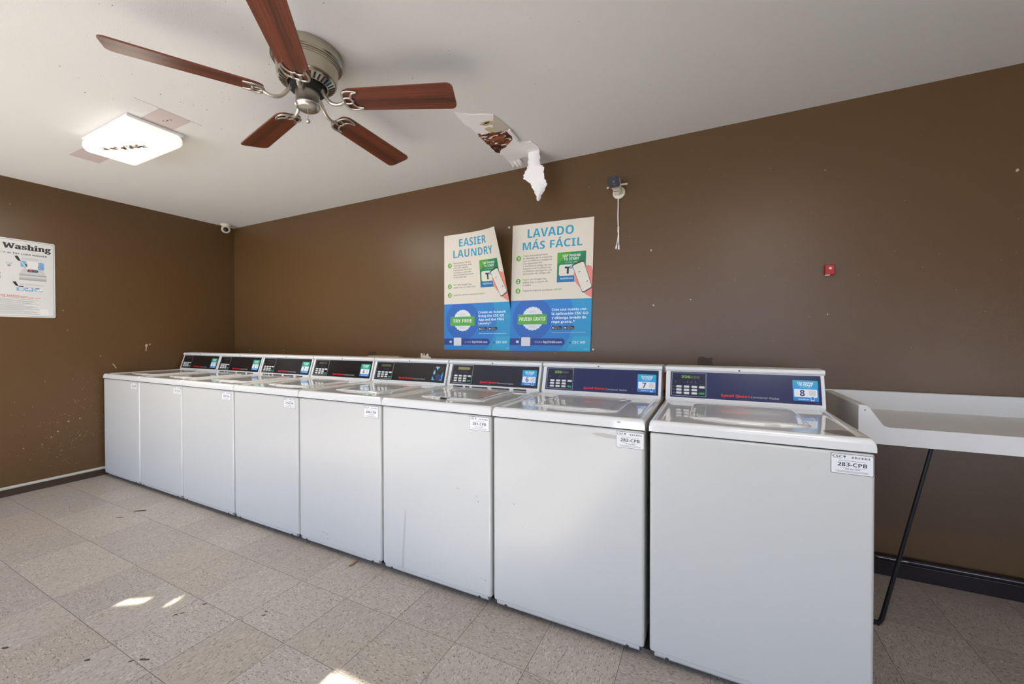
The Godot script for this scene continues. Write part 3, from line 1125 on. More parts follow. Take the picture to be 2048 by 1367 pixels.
	if n == 5:
		for k in 16:
			var g := rng.randf() * TAU
			mk.prism(ragged(Vector2(2.878 - at.x + 0.036 * cos(g) * rng.randf_range(0.7, 1.0), 0.086 + 0.02 * sin(g)), rng.randf_range(0.003, 0.009), rng.randf_range(0.002, 0.005), 8, 0.6), 0.35, 0.3543)
		stuff(obj("smudge", mk.mesh(), M.smudge, cab))
	if n == 6 or n == 7:
		var sk := MB.new()
		for q in ([[3.9025, 0.4667, 0.003, 0.006], [3.895, 0.49, 0.002, 0.005], [3.79, 0.51, 0.003, 0.004], [3.9385, 0.1161, 0.012, 0.0015], [3.92, 0.121, 0.006, 0.0012]] if n == 6 else [[4.085, 0.49, 0.003, 0.005], [4.13, 0.4, 0.002, 0.002]]):
			sk.prism(ragged(Vector2(q[0] - at.x, q[1]), q[2], q[3], 7, 0.5), 0.35, 0.3543)
		stuff(obj("paint_nick", sk.mesh(), M.residue, cab))
	if n == 8:
		var r8 := MB.new()
		r8.xf = Transform3D(Basis(Vector3.RIGHT, -PI / 2), Vector3.ZERO)
		var rp := PackedVector2Array()
		for q in [[5.19, 1.007], [5.225, 0.985], [5.262, 0.979], [5.27, 1.0144], [5.268, 1.06], [5.24, 1.072], [5.214, 1.06], [5.196, 1.04]]:
			rp.append(Vector2(q[0] - at.x, -(q[1] - at.z)))
		r8.prism(rp, 0.895, 0.9016)
		obj("glue_residue", r8.mesh(), M.residue, deck)

func make_ledge() -> void:
	var t := thing("hose_board", Vector3(0, 0, 0), "brown wooden board with a grey rail on it, behind the washers", "board")
	var b := MB.new()
	b.rbox(Vector3(2.68, 0.945, 0.021), Vector3(5.15, 0.11, 0.038), 0.002, 1)
	obj("board", b.mesh(), M.board_wood, t)
	var r := MB.new()
	r.rbox(Vector3(2.68, 1.022, 0.031), Vector3(5.15, 0.044, 0.058), 0.004, 1)
	obj("rail", r.mesh(), M.rail_grey, t)
	var c := MB.new()
	c.rbox(Vector3(2.3, 1.052, 0.032), Vector3(0.36, 0.016, 0.05), 0.002, 1)
	tag(obj("wood_strip", c.mesh(), M.cardboard), "short pale wooden strip lying on the rail behind washer 5", "wood strip")

# ---------------------------------------------------------------- folding table
func make_table() -> void:
	var t := thing("folding_table", Vector3(5.4, 0, 0.28), "white laundry folding table with raised sides, right of the last washer", "table")
	var b := MB.new()
	# worktop
	b.rbox(Vector3(0.72, 0.838, 0.0), Vector3(1.40, 0.02, 0.54), 0.003, 1)
	obj("worktop", b.mesh(), M.laminate, t)
	var s := MB.new()
	s.rbox(Vector3(0.72, 0.89, -0.264), Vector3(1.44, 0.1, 0.026), 0.005, 2)
	obj("backsplash", s.mesh(), M.laminate, t)
	for x in [0.017, 1.423]:
		var e := MB.new()
		e.rbox(Vector3(x, 0.858, 0.0), Vector3(0.033, 0.154, 0.552), 0.007, 2)
		obj("side_panel", e.mesh(), M.laminate, t)
	var f := MB.new()
	f.prism(v2([[0.0005, 0.7795], [1.4395, 0.7795], [1.4395, 0.921], [1.432, 0.9285], [1.406, 0.9285], [1.36, 0.856], [1.345, 0.85], [0.095, 0.85], [0.08, 0.856], [0.034, 0.9285], [0.008, 0.9285], [0.0005, 0.921]]), 0.266, 0.2765)
	var fr := obj("front_apron", f.mesh(), M.laminate, t)
	var sc := MB.new()
	sc.xf = Transform3D(Basis(Vector3.RIGHT, PI / 2), Vector3(0.0215, 0.915, 0.2765))
	sc.lathe([Vector2(0, 0), Vector2(0.0028, 0), Vector2(0.0028, 0.001), Vector2(0, 0.0014)], 8)
	obj("screw", sc.mesh(), M.screw, fr)
	var lg := MB.new()
	lg.tube([Vector3(0.055, 0.83, 0.2), Vector3(0.055, 0.02, 0.2), Vector3(0.056, 0.01, 0.2)], 0.01, -1, 10)
	obj("leg", lg.mesh(), M.leg_metal, t)
	var br := MB.new()
	br.tube([Vector3(0.055, 0.0115, 0.2), Vector3(0.088, 0.0115, 0.209), Vector3(0.098, 0.03, 0.211), Vector3(0.155, 0.32, 0.215), Vector3(0.255, 0.83, 0.222)], 0.0105, 0.0062, 10)
	obj("leg_brace", br.mesh(), M.leg_metal, t)
	var l2 := MB.new()
	l2.tube([Vector3(1.36, 0.83, 0.2), Vector3(1.36, 0.0, 0.2)], 0.011, -1, 10)
	obj("leg", l2.mesh(), M.leg_metal, t)

# ---------------------------------------------------------------- ceiling fan
func make_fan() -> void:
	var t := thing("ceiling_fan", Vector3(3.262, ROOM_H, 1.49), "brushed nickel ceiling fan with five cherry wood blades", "ceiling fan")
	var b := MB.new()
	b.lathe([Vector2(0.0, -0.138), Vector2(0.072, -0.138), Vector2(0.078, -0.145), Vector2(0.083, -0.146), Vector2(0.112, -0.129), Vector2(0.118, -0.121), Vector2(0.12, -0.11), Vector2(0.124, -0.07), Vector2(0.126, -0.062), Vector2(0.131, -0.06), Vector2(0.131, -0.055), Vector2(0.134, -0.054), Vector2(0.134, -0.049), Vector2(0.138, -0.048), Vector2(0.138, -0.043), Vector2(0.143, -0.04), Vector2(0.143, -0.004), Vector2(0.14, 0.0)], 64, 0.75)
	var body := obj("motor_housing", b.mesh(), M.nickel, t)
	# slots round the underside of the housing
	for k in 34:
		var a := TAU * k / 34
		var s := MB.new()
		s.xf = Transform3D(Basis(Vector3(0, 0, 1), 0.53), Vector3(0.0975, -0.1375, 0))
		s.rbox(Vector3.ZERO, Vector3(0.028, 0.0016, 0.0075), 0.0007, 1)
		var o := obj("vent_slot", s.mesh(), M.motor_black, body)
		o.rotation.y = a
	var h := MB.new()
	h.lathe([Vector2(0.0, -0.172), Vector2(0.05, -0.172), Vector2(0.068, -0.166), Vector2(0.072, -0.15), Vector2(0.072, -0.134), Vector2(0, -0.134)], 40)
	obj("flywheel", h.mesh(), M.motor_black, t)
	var sw := MB.new()
	sw.lathe([Vector2(0, -0.2465), Vector2(0.02, -0.2465), Vector2(0.036, -0.244), Vector2(0.045, -0.238), Vector2(0.0485, -0.231), Vector2(0.051, -0.228), Vector2(0.051, -0.222), Vector2(0.0485, -0.22), Vector2(0.05, -0.168), Vector2(0.0, -0.168)], 48, 0.6)
	obj("switch_housing", sw.mesh(), M.nickel_light, t)
	var pc := MB.new()
	pc.tube([Vector3(0.012, -0.244, 0.008), Vector3(0.012, -0.292, 0.008)], 0.0012, -1, 6)
	var chain := obj("pull_chain", pc.mesh(), M.nickel_light, t)
	var pb := MB.new()
	pb.xf = Transform3D(Basis.IDENTITY, Vector3(0.012, -0.3, 0.008))
	pb.lathe([Vector2(0, -0.0095), Vector2(0.005, -0.0082), Vector2(0.0085, -0.004), Vector2(0.0095, 0), Vector2(0.0085, 0.004), Vector2(0.005, 0.0082), Vector2(0.001, 0.0095)], 14, 0.3)
	obj("chain_ball", pb.mesh(), M.nickel_light, chain)
	var blade := blade_mesh()
	var iron := iron_mesh()
	for k in 5:
		var a := deg_to_rad(-23.2 + 72.0 * k)
		var bl := obj("blade", blade, M.cherry_wood, t, Vector3(0, -0.205, 0))
		bl.rotation.y = -a
		var ir := obj("blade_arm", iron, M.nickel_light, t, Vector3(0, -0.205, 0))
		ir.rotation.y = -a

const PITCH := 0.21
func blade_outline() -> Array:
	# half widths along the blade, rounded at both ends
	var pts := []
	var x0 := 0.165
	var x1 := 0.652
	for k in 45:
		var u := k / 44.0
		var x: float = lerpf(x0, x1, 0.5 - 0.5 * cos(PI * u))
		var w: float = lerpf(0.056, 0.069, (x - x0) / (x1 - x0))
		var r0 := 0.045
		var r1 := 0.028
		if x - x0 < r0:
			w -= 0.03 * (1.0 - sqrt(maxf(0.0, 1.0 - pow(1.0 - (x - x0) / r0, 2))))
		if x1 - x < r1:
			w -= r1 * (1.0 - sqrt(maxf(0.0, 1.0 - pow(1.0 - (x1 - x) / r1, 2))))
		pts.append(Vector2(x, w))
	return pts

func blade_mesh() -> ArrayMesh:
	var b := MB.new()
	b.xf = Transform3D(Basis(Vector3.RIGHT, -PITCH), Vector3.ZERO)
	var p := blade_outline()
	var h := 0.003
	for i in p.size() - 1:
		var a: Vector2 = p[i]
		var c: Vector2 = p[i + 1]
		var ta := [Vector2(a.x * 1.6, 0.5 - a.y / 0.14), Vector2(a.x * 1.6, 0.5 + a.y / 0.14), Vector2(c.x * 1.6, 0.5 + c.y / 0.14), Vector2(c.x * 1.6, 0.5 - c.y / 0.14)]
		b.quad(Vector3(a.x, h, a.y), Vector3(c.x, h, c.y), Vector3(c.x, h, -c.y), Vector3(a.x, h, -a.y), ta[1], ta[2], ta[3], ta[0])
		b.quad(Vector3(a.x, -h, -a.y), Vector3(c.x, -h, -c.y), Vector3(c.x, -h, c.y), Vector3(a.x, -h, a.y), ta[0], ta[3], ta[2], ta[1])
		b.quad(Vector3(a.x, -h, a.y), Vector3(c.x, -h, c.y), Vector3(c.x, h, c.y), Vector3(a.x, h, a.y), Vector2(0.1, 0.02), Vector2(0.2, 0.02), Vector2(0.2, 0.03), Vector2(0.1, 0.03))
		b.quad(Vector3(c.x, -h, -c.y), Vector3(a.x, -h, -a.y), Vector3(a.x, h, -a.y), Vector3(c.x, h, -c.y), Vector2(0.1, 0.02), Vector2(0.2, 0.02), Vector2(0.2, 0.03), Vector2(0.1, 0.03))
	for e in [p[0], p[p.size() - 1]]:
		var w := Vector3(e.x, 0, e.y)
		if e == p[0]:
			b.quad(Vector3(e.x, -h, -e.y), Vector3(e.x, -h, e.y), Vector3(e.x, h, e.y), Vector3(e.x, h, -e.y), Vector2(0.1, 0.02), Vector2(0.2, 0.02), Vector2(0.2, 0.03), Vector2(0.1, 0.03))
		else:
			b.quad(Vector3(e.x, -h, e.y), Vector3(e.x, -h, -e.y), Vector3(e.x, h, -e.y), Vector3(e.x, h, e.y), Vector2(0.1, 0.02), Vector2(0.2, 0.02), Vector2(0.2, 0.03), Vector2(0.1, 0.03))
	return b.mesh()

func curve(pts: Array, k := 6) -> Array:
	var c := Curve3D.new()
	for i in pts.size():
		var a: Vector3 = pts[maxi(i - 1, 0)]
		var d: Vector3 = pts[mini(i + 1, pts.size() - 1)]
		c.add_point(pts[i], (a - d) / 6.0, (d - a) / 6.0)
	var o := []
	for i in (pts.size() - 1) * k + 1:
		o.append(c.sample(mini(i / k, pts.size() - 2), float(i % k) / k) if i < (pts.size() - 1) * k else pts[-1])
	return o

func iron_mesh() -> ArrayMesh:
	# cast arm: an S-shaped bar out of the flywheel, ending in open scrollwork on the blade's underside
	var b := MB.new()
	b.tube(curve([Vector3(0.062, 0.05, 0.0), Vector3(0.078, 0.02, 0.0), Vector3(0.105, -0.012, 0.0), Vector3(0.138, -0.02, 0), Vector3(0.165, -0.011, 0)]), 0.0085, 0.007, 10)
	var tilt := Basis(Vector3.RIGHT, -PITCH)
	var y := -0.007
	for path in [
			[[0.165, 0.0], [0.166, 0.022], [0.176, 0.042], [0.197, 0.05], [0.222, 0.047], [0.236, 0.043]],
			[[0.165, 0.0], [0.166, -0.022], [0.176, -0.042], [0.197, -0.05], [0.222, -0.047], [0.236, -0.043]],
			[[0.236, 0.043], [0.214, 0.036], [0.202, 0.022], [0.199, 0.008], [0.205, 0.0], [0.199, -0.008], [0.202, -0.022], [0.214, -0.036], [0.236, -0.043]],
			[[0.168, 0.012], [0.182, 0.016], [0.199, 0.012]],
			[[0.168, -0.012], [0.182, -0.016], [0.199, -0.012]]]:
		var p := []
		for q in path:
			p.append(tilt * Vector3(q[0], y, q[1]))
		b.tube(curve(p, 5), 0.006, 0.005, 8, 0.75)
	return b.mesh()

func make_light() -> void:
	var dm := mat("diffuser", rgb(240, 238, 232), 0.45)
	dm.emission_enabled = true
	dm.emission = Color(1.0, 0.985, 0.95)
	dm.emission_energy_multiplier = 0.34
	lamp(Vector3(1.665, ROOM_H, 1.5), "lit rectangular ceiling light with a rounded white diffuser and dead insects inside", 1.0, true)
	# its twin behind the camera
	lamp(Vector3(5.3, ROOM_H, 2.25), "rectangular ceiling light behind the viewer, out of the picture", 0.7, false)

func lamp(at: Vector3, label: String, energy: float, dirty: bool) -> void:
	var t := thing("ceiling_light", at, label, "ceiling light")
	var pan := MB.new()
	pan.rbox(Vector3(0, -0.009, 0), Vector3(0.6, 0.018, 0.27), 0.006, 2)
	obj("base_pan", pan.mesh(), M.console_white, t)
	var d := MB.new()
	d.rbox(Vector3(0, -0.05, 0), Vector3(0.61, 0.08, 0.275), 0.037, 5)
	var df := obj("diffuser", d.mesh(), M.diffuser, t)
	var s := MB.new()
	s.xf = Transform3D(Basis(Vector3.RIGHT, PI / 2), Vector3(0, -0.09, 0))
	rng.seed = 31
	for k in 46 if dirty else 0:
		var u := rng.randf()
		var p := Vector2(-0.15 + 0.3 * u, 0.085 - 0.10 * u + rng.randfn(0.0, 0.009))
		s.prism(ragged(p, rng.randf_range(0.006, 0.016), rng.randf_range(0.004, 0.012), 7), 0.0, 0.0006)
	if dirty:
		stuff(obj("insect_debris", s.mesh(), M.insects, df))
	var al := AreaLight3D.new()
	al.name = "light_source"
	al.area_size = Vector2(0.55, 0.23)
	al.light_color = Color(1.0, 0.97, 0.92)
	al.light_energy = energy
	al.shadow_enabled = true
	al.rotation.x = -PI / 2
	al.position = Vector3(0, -0.1, 0)
	t.add_child(al)

# ---------------------------------------------------------------- torn ceiling
# an outline broken up into ragged short edges
func roughened(p: PackedVector2Array, amp: float, k: int) -> PackedVector2Array:
	var o := PackedVector2Array()
	for i in p.size():
		var a := p[i]
		var c := p[(i + 1) % p.size()]
		var side := (c - a).orthogonal().normalized()
		o.append(a)
		for j in range(1, k):
			o.append(a.lerp(c, (j + rng.randf_range(-0.25, 0.25)) / k) + side * rng.randf_range(-amp, amp) * minf(1.0, (c - a).length() / 0.03))
	return o

func make_damage() -> void:
	rng.seed = 91
	var ceil_ := get_node("ceiling")
	var down := Transform3D(Basis(Vector3.RIGHT, PI / 2), Vector3(0, ROOM_H, 0))
	var add := func(called: String, poly: Array, y0: float, y1: float, m: Material, label: String) -> MeshInstance3D:
		var b := MB.new()
		b.xf = down
		b.prism(roughened(v2(poly), 0.0035, 3), y0, y1)
		var o := obj(called, b.mesh(), m, ceil_)
		o.set_meta("label", label)
		return o
	add.call("torn_paper", [[3.581, 0.831], [3.605, 0.8], [3.63, 0.79], [3.672, 0.759], [3.70, 0.75], [3.763, 0.714], [3.731, 0.65], [3.774, 0.542], [3.761, 0.366], [3.79, 0.35], [3.83, 0.34], [3.846, 0.263], [3.835, 0.22], [3.822, 0.184], [3.78, 0.16], [3.731, 0.153], [3.7, 0.165], [3.673, 0.162], [3.64, 0.12], [3.62, 0.125], [3.596, 0.097], [3.585, 0.115], [3.574, 0.108], [3.572, 0.17], [3.581, 0.247], [3.57, 0.27], [3.552, 0.31], [3.56, 0.4], [3.569, 0.479], [3.576, 0.656], [3.57, 0.67], [3.562, 0.691], [3.57, 0.76]], 0.0, 0.003, M.torn_paper, "torn white paper facing around the hole")
	add.call("exposed_board", [[3.578, 0.579], [3.595, 0.56], [3.612, 0.547], [3.64, 0.555], [3.66, 0.535], [3.687, 0.54], [3.71, 0.55], [3.747, 0.518], [3.75, 0.462], [3.737, 0.42], [3.69, 0.38], [3.649, 0.344], [3.61, 0.33], [3.576, 0.289], [3.556, 0.318], [3.571, 0.392], [3.563, 0.44], [3.569, 0.537]], 0.002, 0.0042, M.get("rot", mat("rot", rgb(116, 62, 36), 0.9)), "bare rust-brown wood in the torn ceiling")
	add.call("wood_streak", [[3.6, 0.5], [3.64, 0.485], [3.68, 0.49], [3.715, 0.48], [3.7, 0.455], [3.66, 0.46], [3.61, 0.465]], 0.004, 0.0085, mat("rot_light", rgb(156, 88, 50), 0.9), "lighter brown splinter of wood")
	add.call("dark_rot", [[3.565, 0.4], [3.6, 0.41], [3.63, 0.4], [3.65, 0.37], [3.61, 0.34], [3.58, 0.305], [3.562, 0.33]], 0.004, 0.0056, mat("rot_dark", rgb(58, 36, 28), 0.95), "dark rotten patch in the wood")
	add.call("dark_rot", [[3.69, 0.47], [3.735, 0.5], [3.745, 0.462], [3.72, 0.43], [3.69, 0.42], [3.7, 0.445]], 0.004, 0.0056, M.rot_dark, "dark rotten patch in the wood")
	add.call("torn_core", [[3.642, 0.659], [3.66, 0.672], [3.692, 0.676], [3.73, 0.661], [3.716, 0.622], [3.69, 0.635], [3.672, 0.629]], 0.002, 0.0045, M.cream_core, "cream gypsum core showing through")
	add.call("torn_core", [[3.644, 0.607], [3.684, 0.609], [3.703, 0.57], [3.68, 0.555], [3.651, 0.55]], 0.002, 0.0045, M.cream_core, "cream gypsum core showing through")
	add.call("dark_rot", [[3.655, 0.65], [3.68, 0.668], [3.712, 0.665], [3.70, 0.655], [3.675, 0.652]], 0.004, 0.0056, M.rot_dark, "dark rotten patch in the wood")
	# splinters, rot and scraps of paper inside the hole
	for q in [["splinter", "rot_light", 22], ["rot_spot", "rot_dark", 18], ["paper_scrap", "torn_paper", 16], ["core_scrap", "cream_core", 8]]:
		var b := MB.new()
		b.xf = down
		for k in q[2]:
			var c := Vector2(rng.randf_range(3.575, 3.74), rng.randf_range(0.33, 0.56))
			if c.y < 0.42 and c.x > 3.6 + (c.y - 0.3) * 1.1:
				continue
			b.prism(ragged(c, rng.randf_range(0.006, 0.024), rng.randf_range(0.004, 0.011), 9, 0.6), 0.003, 0.0052 + 0.0004 * (k % 5))
		stuff(obj(q[0], b.mesh(), M[q[1]], ceil_))
	# a flap folded down along the edge of the hole, and the white torn edge that goes on from it
	var f := MB.new()
	var e0 := Vector3(3.763, 0, 0.714)
	var e1 := Vector3(3.758, 0, 0.37)
	var flap := func(u: float, w: float) -> Vector3:
		var v := clampf(u, 0.0, 1.0)
		var p := e0.lerp(e1, u * 0.56)
		p.x += 0.018 * sin(PI * u * 0.56)
		var hang: float = (0.002 + 0.085 * (smoothstep(0.0, 0.28, v) - 0.85 * smoothstep(0.3, 1.0, v))) * w
		return Vector3(p.x - hang * 0.6, ROOM_H - 0.003 - hang * 0.5, p.z - hang * 0.25 + 0.002 * sin(u * 24.0) * w)
	f.sheet(flap, 24, 8, 0.0025)
	obj("paint_flap", f.mesh(), M.flap_paint, ceil_).set_meta("label", "cream flap of paint folded down from the hole")
	var te := MB.new()
	te.tube(curve([Vector3(3.777, ROOM_H - 0.012, 0.545), Vector3(3.775, ROOM_H - 0.014, 0.5), Vector3(3.772, ROOM_H - 0.012, 0.44), Vector3(3.764, ROOM_H - 0.008, 0.385), Vector3(3.772, ROOM_H - 0.004, 0.36)]), 0.009, 0.008, 8, 0.7)
	obj("torn_edge", te.mesh(), M.torn_paper, ceil_).set_meta("label", "white rolled edge of torn paper")
	# the long strip that hangs in front of the wall
	var s := MB.new()
	var L := [[3.752, 2.46], [3.742, 2.40], [3.739, 2.376], [3.722, 2.345], [3.708, 2.319], [3.704, 2.3], [3.743, 2.273], [3.762, 2.23], [3.786, 2.18], [3.799, 2.139]]
	var R := [[3.828, 2.46], [3.83, 2.43], [3.828, 2.375], [3.848, 2.36], [3.857, 2.346], [3.853, 2.285], [3.862, 2.262], [3.866, 2.244], [3.828, 2.181], [3.812, 2.136]]
	var side := func(S: Array, w: float) -> Vector2:
		var k := clampf(w, 0.0, 0.9999) * (S.size() - 1)
		var i := int(k)
		return Vector2(S[i][0], S[i][1]).lerp(Vector2(S[i + 1][0], S[i + 1][1]), k - i)
	var strip := func(u: float, w: float) -> Vector3:
		var a: Vector2 = side.call(L, w)
		var c: Vector2 = side.call(R, w)
		var p := a.lerp(c, u)
		var jag := (0.0024 * sin(w * 61.0) + 0.0014 * sin(w * 137.0)) * (smoothstep(0.75, 1.0, u) - smoothstep(0.25, 0.0, u))
		return Vector3(p.x + jag, p.y - 0.002, 0.205 - 0.03 * w + 0.012 * sin(w * 7.0) + 0.05 * pow(maxf(0, 0.2 - w), 1.0) - 0.02 * pow(u - 0.5, 2) * 4.0 * (0.4 + sin(w * 9.0) * 0.6))
	s.sheet(strip, 14, 90, 0.0022)
	obj("hanging_strip", s.mesh(), M.torn_paper, ceil_).set_meta("label", "long white strip of torn paper hanging down")
	var g := MB.new()
	var curl := func(u: float, w: float) -> Vector3:
		var x := lerpf(3.578, 3.66, u)
		var drop := 0.025 * w * (0.6 + 0.4 * sin(u * 19.0))
		return Vector3(x, ROOM_H - 0.003 - drop, 0.16 - 0.055 * w - 0.02 * sin(u * 3.0))
	g.sheet(curl, 22, 5, 0.002)
	obj("paper_fringe", g.mesh(), M.torn_paper, ceil_).set_meta("label", "frayed white fringe at the corner of the hole")

# ---------------------------------------------------------------- posters
func poster_texture(lang: int) -> ImageTexture:
	var W := 0.61
	var cv := Canvas.new(1.0, 1.5, 1100, rgb(228, 220, 202))
	var head := rgb(44, 160, 190)
	var ink := rgb(64, 62, 60)
	var green := rgb(104, 172, 52)
	# blue foot of the poster
	var sky_blue := rgb(34, 154, 205)
	cv.rect(0, 0.903, 1, 0.6, sky_blue)
	cv.disc(0.3, 1.12, 0.5, rgb(32, 130, 204), 0, 90)
	cv.disc(0.285, 1.12, 0.255, rgb(36, 104, 188), 0, 70)
	cv.rect(0, 0, 1.0, 0.903, rgb(228, 220, 202))
	if lang == 0:
		cv.text("EASIER", 0.49, 0.165, 0.098, head, true, 0.5, 1)
		cv.text("LAUNDRY", 0.5, 0.305, 0.098, head, true, 0.71, 1)
	else:
		cv.text("LAVADO", 0.485, 0.165, 0.1, head, true, 0.57, 1)
		cv.text("MÁS FÁCIL", 0.507, 0.305, 0.09, head, true, 0.735, 1)
	for q in [[0.4, "1"], [0.673, "2"], [0.787, "3"]]:
		cv.disc(0.09, q[0], 0.032, green)
		cv.text(q[1], 0.09, q[0] + 0.017, 0.034, rgb(240, 238, 228), true, 0, 1)
	var lines: Array = [
		[["Momentarily TAP the", "machine sticker with", "your NFC capable", "smartphone. OR SCAN", "a machine code with", "your smartphone camera", "or QR code app"], ["PAY with Google Pay,", "Apple Pay or credit card"], ["Load the machine and press "], "START"],
		[["Toque momentáneamente", "la etiqueta de la máquina", "con su teléfono inteligente", "con capacidad NFC", "o escanee el código de una", "máquina con la cámara de", "su teléfono inteligente o la", "aplicación de código QR."], ["Pague con Google Pay,", "Apple Pay o tarjeta de", "crédito."], ["Cargue la máquina y presione "], "INICIAR"]][lang]
	var y := 0.383
	for k in lines[0].size():
		cv.text(lines[0][k], 0.15, y, 0.019, ink, false, minf(0.365, 0.0148 * lines[0][k].length()))
		y += 0.0305
	cv.rect(0.15, 0.36, 0.0, 0.0, ink)
	if lang == 1:
		cv.rect(0.149, 0.3605, 0.079, 0.028, rgb(228, 220, 202))
		cv.text("Toque", 0.15, 0.383, 0.019, green, true, 0.072)
	else:
		cv.rect(0.149, 0.452 - 0.0005, 0.29, 0.0285, rgb(228, 220, 202))
		cv.text("smartphone.", 0.15, 0.4745, 0.019, ink, false, 0.16)
		cv.text("OR SCAN", 0.32, 0.4745, 0.019, green, true, 0.12)
	y = 0.665
	for k in lines[1].size():
		cv.text(lines[1][k], 0.15, y, 0.019, ink, false, 0.0146 * lines[1][k].length())
		y += 0.033
	if lang == 1:
		cv.rect(0.149, 0.643, 0.073, 0.0265, rgb(228, 220, 202))
		cv.text("Pague", 0.15, 0.665, 0.019, green, true, 0.067)
	else:
		cv.rect(0.149, 0.643, 0.047, 0.0265, rgb(228, 220, 202))
		cv.text("PAY", 0.15, 0.665, 0.019, green, true, 0.045)
	var wd: float = cv.text(lines[2][0], 0.15, 0.797, 0.02, ink, false, 0.385)
	cv.text(lines[3], 0.545, 0.797, 0.02, green, true, 0.1)
	# the machine sticker shown on the poster
	cv.rect(0.583, 0.368, 0.337, 0.342, rgb(24, 138, 84))
	cv.poly([Vector2(0.583, 0.368), Vector2(0.76, 0.368), Vector2(0.583, 0.5)], rgb(84, 170, 50))
	cv.poly([Vector2(0.92, 0.368), Vector2(0.92, 0.5), Vector2(0.8, 0.5)], rgb(36, 120, 82))
	cv.rect(0.583, 0.64, 0.337, 0.07, rgb(22, 116, 168))
	cv.text("TAP PHONE", 0.75, 0.425, 0.03, rgb(236, 240, 230), true, 0.215, 1)
	cv.text("TO START", 0.75, 0.463, 0.03, rgb(236, 240, 230), true, 0.18, 1)
	cv.text("or scan code", 0.752, 0.492, 0.016, rgb(200, 226, 206), false, 0.14, 1)
	cv.rrect(0.606, 0.51, 0.25, 0.126, 0.025, rgb(226, 222, 208))
	# tap symbol
	cv.rect(0.7, 0.54, 0.024, 0.075, rgb(26, 42, 64))
	cv.rect(0.685, 0.535, 0.05, 0.018, rgb(26, 42, 64))
	cv.disc(0.687, 0.543, 0.012, rgb(26, 42, 64))
	for a in 4:
		cv.poly([Vector2(0.735 + a * 0.014, 0.528 - a * 0.006), Vector2(0.742 + a * 0.014, 0.524 - a * 0.006), Vector2(0.748 + a * 0.008, 0.56), Vector2(0.742 + a * 0.008, 0.56)], rgb(40, 130, 190))
	cv.text("MyCSCGO.com", 0.7, 0.676, 0.02, rgb(220, 236, 244), true, 0.145, 1)
	# hand with a telephone
	cv.poly([Vector2(0.93, 0.53), Vector2(0.985, 0.545), Vector2(1.0, 0.6), Vector2(1.0, 0.9), Vector2(0.93, 0.86), Vector2(0.86, 0.78), Vector2(0.79, 0.7), Vector2(0.79, 0.655), Vector2(0.775, 0.62), Vector2(0.8, 0.59), Vector2(0.83, 0.63)], rgb(232, 142, 128))
	for q in [[1.0, rgb(44, 34, 34)], [0.93, rgb(230, 224, 210)]]:
		var c := Vector2(0.882, 0.66)
		var p := []
		for v in [Vector2(0.762, 0.528), Vector2(0.775, 0.512), Vector2(0.878, 0.478), Vector2(0.898, 0.483), Vector2(0.998, 0.77), Vector2(0.995, 0.79), Vector2(0.905, 0.838), Vector2(0.885, 0.832)]:
			p.append(c + (v - c) * q[0])
		cv.poly(p, q[1])
	cv.rect(0.842, 0.595, 0.02, 0.005, ink); cv.rect(0.842, 0.595, 0.005, 0.02, ink)
	cv.rect(0.925, 0.715, 0.02, 0.005, ink); cv.rect(0.94, 0.7, 0.005, 0.02, ink)
	cv.disc(0.293, 1.12, 0.138, rgb(226, 232, 236), 0.03, 96, 20)
	cv.rect(0.098, 1.07, 0.377, 0.118, rgb(92, 176, 66))
	cv.text(["TRY FREE", "PRUEBA GRATIS"][lang], 0.287, 1.145, 0.042, rgb(242, 246, 236), true, [0.29, 0.335][lang], 1)
	cv.text("BONUS", 0.293, 1.05, 0.02, rgb(170, 188, 200), false, 0.08, 1)
	cv.text("BONUS", 0.293, 1.225, 0.02, rgb(170, 188, 200), false, 0.08, 1)
	var blurb: Array = [["Create an Account", "Using the CSC GO", "App and Get FREE", "Laundry*"], ["Cree una cuenta con", "la aplicación CSC GO", "y obtenga lavado de", "ropa gratis.*"]][lang]
	y = 1.035
	for k in 4:
		cv.text(blurb[k], 0.532, y, 0.028, rgb(240, 246, 250), true, [0.0232, 0.0215][lang] * blurb[k].length())
		y += 0.0465
	for q in [[0.536, "App Store"], [0.682, "Google Play"]]:
		cv.rrect(q[0], 1.211, 0.125, 0.04, 0.006, rgb(20, 22, 30))
		cv.text(q[1], q[0] + 0.034, 1.242, 0.015, rgb(236, 236, 236), false, 0.082)
		cv.rect(q[0] + 0.036, 1.219, 0.05, 0.004, rgb(180, 182, 186))
		cv.disc(q[0] + 0.018, 1.232, 0.01, rgb(230, 230, 230))
	cv.rect(0.538, 1.288, 0.4, 0.0035, rgb(200, 226, 242))
	cv.rrect(-0.1, 1.354, 0.8, 0.08, 0.04, rgb(26, 60, 138))
	cv.poly([Vector2(0.72, 1.5), Vector2(0.8, 1.33), Vector2(1.0, 1.33), Vector2(1.0, 1.5)], rgb(46, 172, 212))
	cv.rrect(0.149, 1.336, 0.127, 0.115, 0.012, rgb(30, 40, 70))
	cv.rrect(0.153, 1.34, 0.119, 0.107, 0.01, rgb(228, 230, 234))
	cv.rrect(0.085, 1.382, 0.036, 0.026, 0.004, rgb(226, 234, 244))
	cv.text(["or visit", "Visite"][lang], 0.325, 1.406, 0.021, rgb(200, 214, 238), false, 0.1)
	cv.text("MyCSCGO.com", 0.437, 1.408, 0.024, rgb(236, 240, 248), true, 0.225)
	cv.text("CSC GO", 0.79, 1.41, 0.026, rgb(236, 246, 250), true, 0.15)
	cv.disc(0.765, 1.402, 0.009, rgb(24, 40, 60))
	cv.rect(0.93, 1.47, 0.05, 0.004, rgb(200, 226, 242))
	return cv.tex()

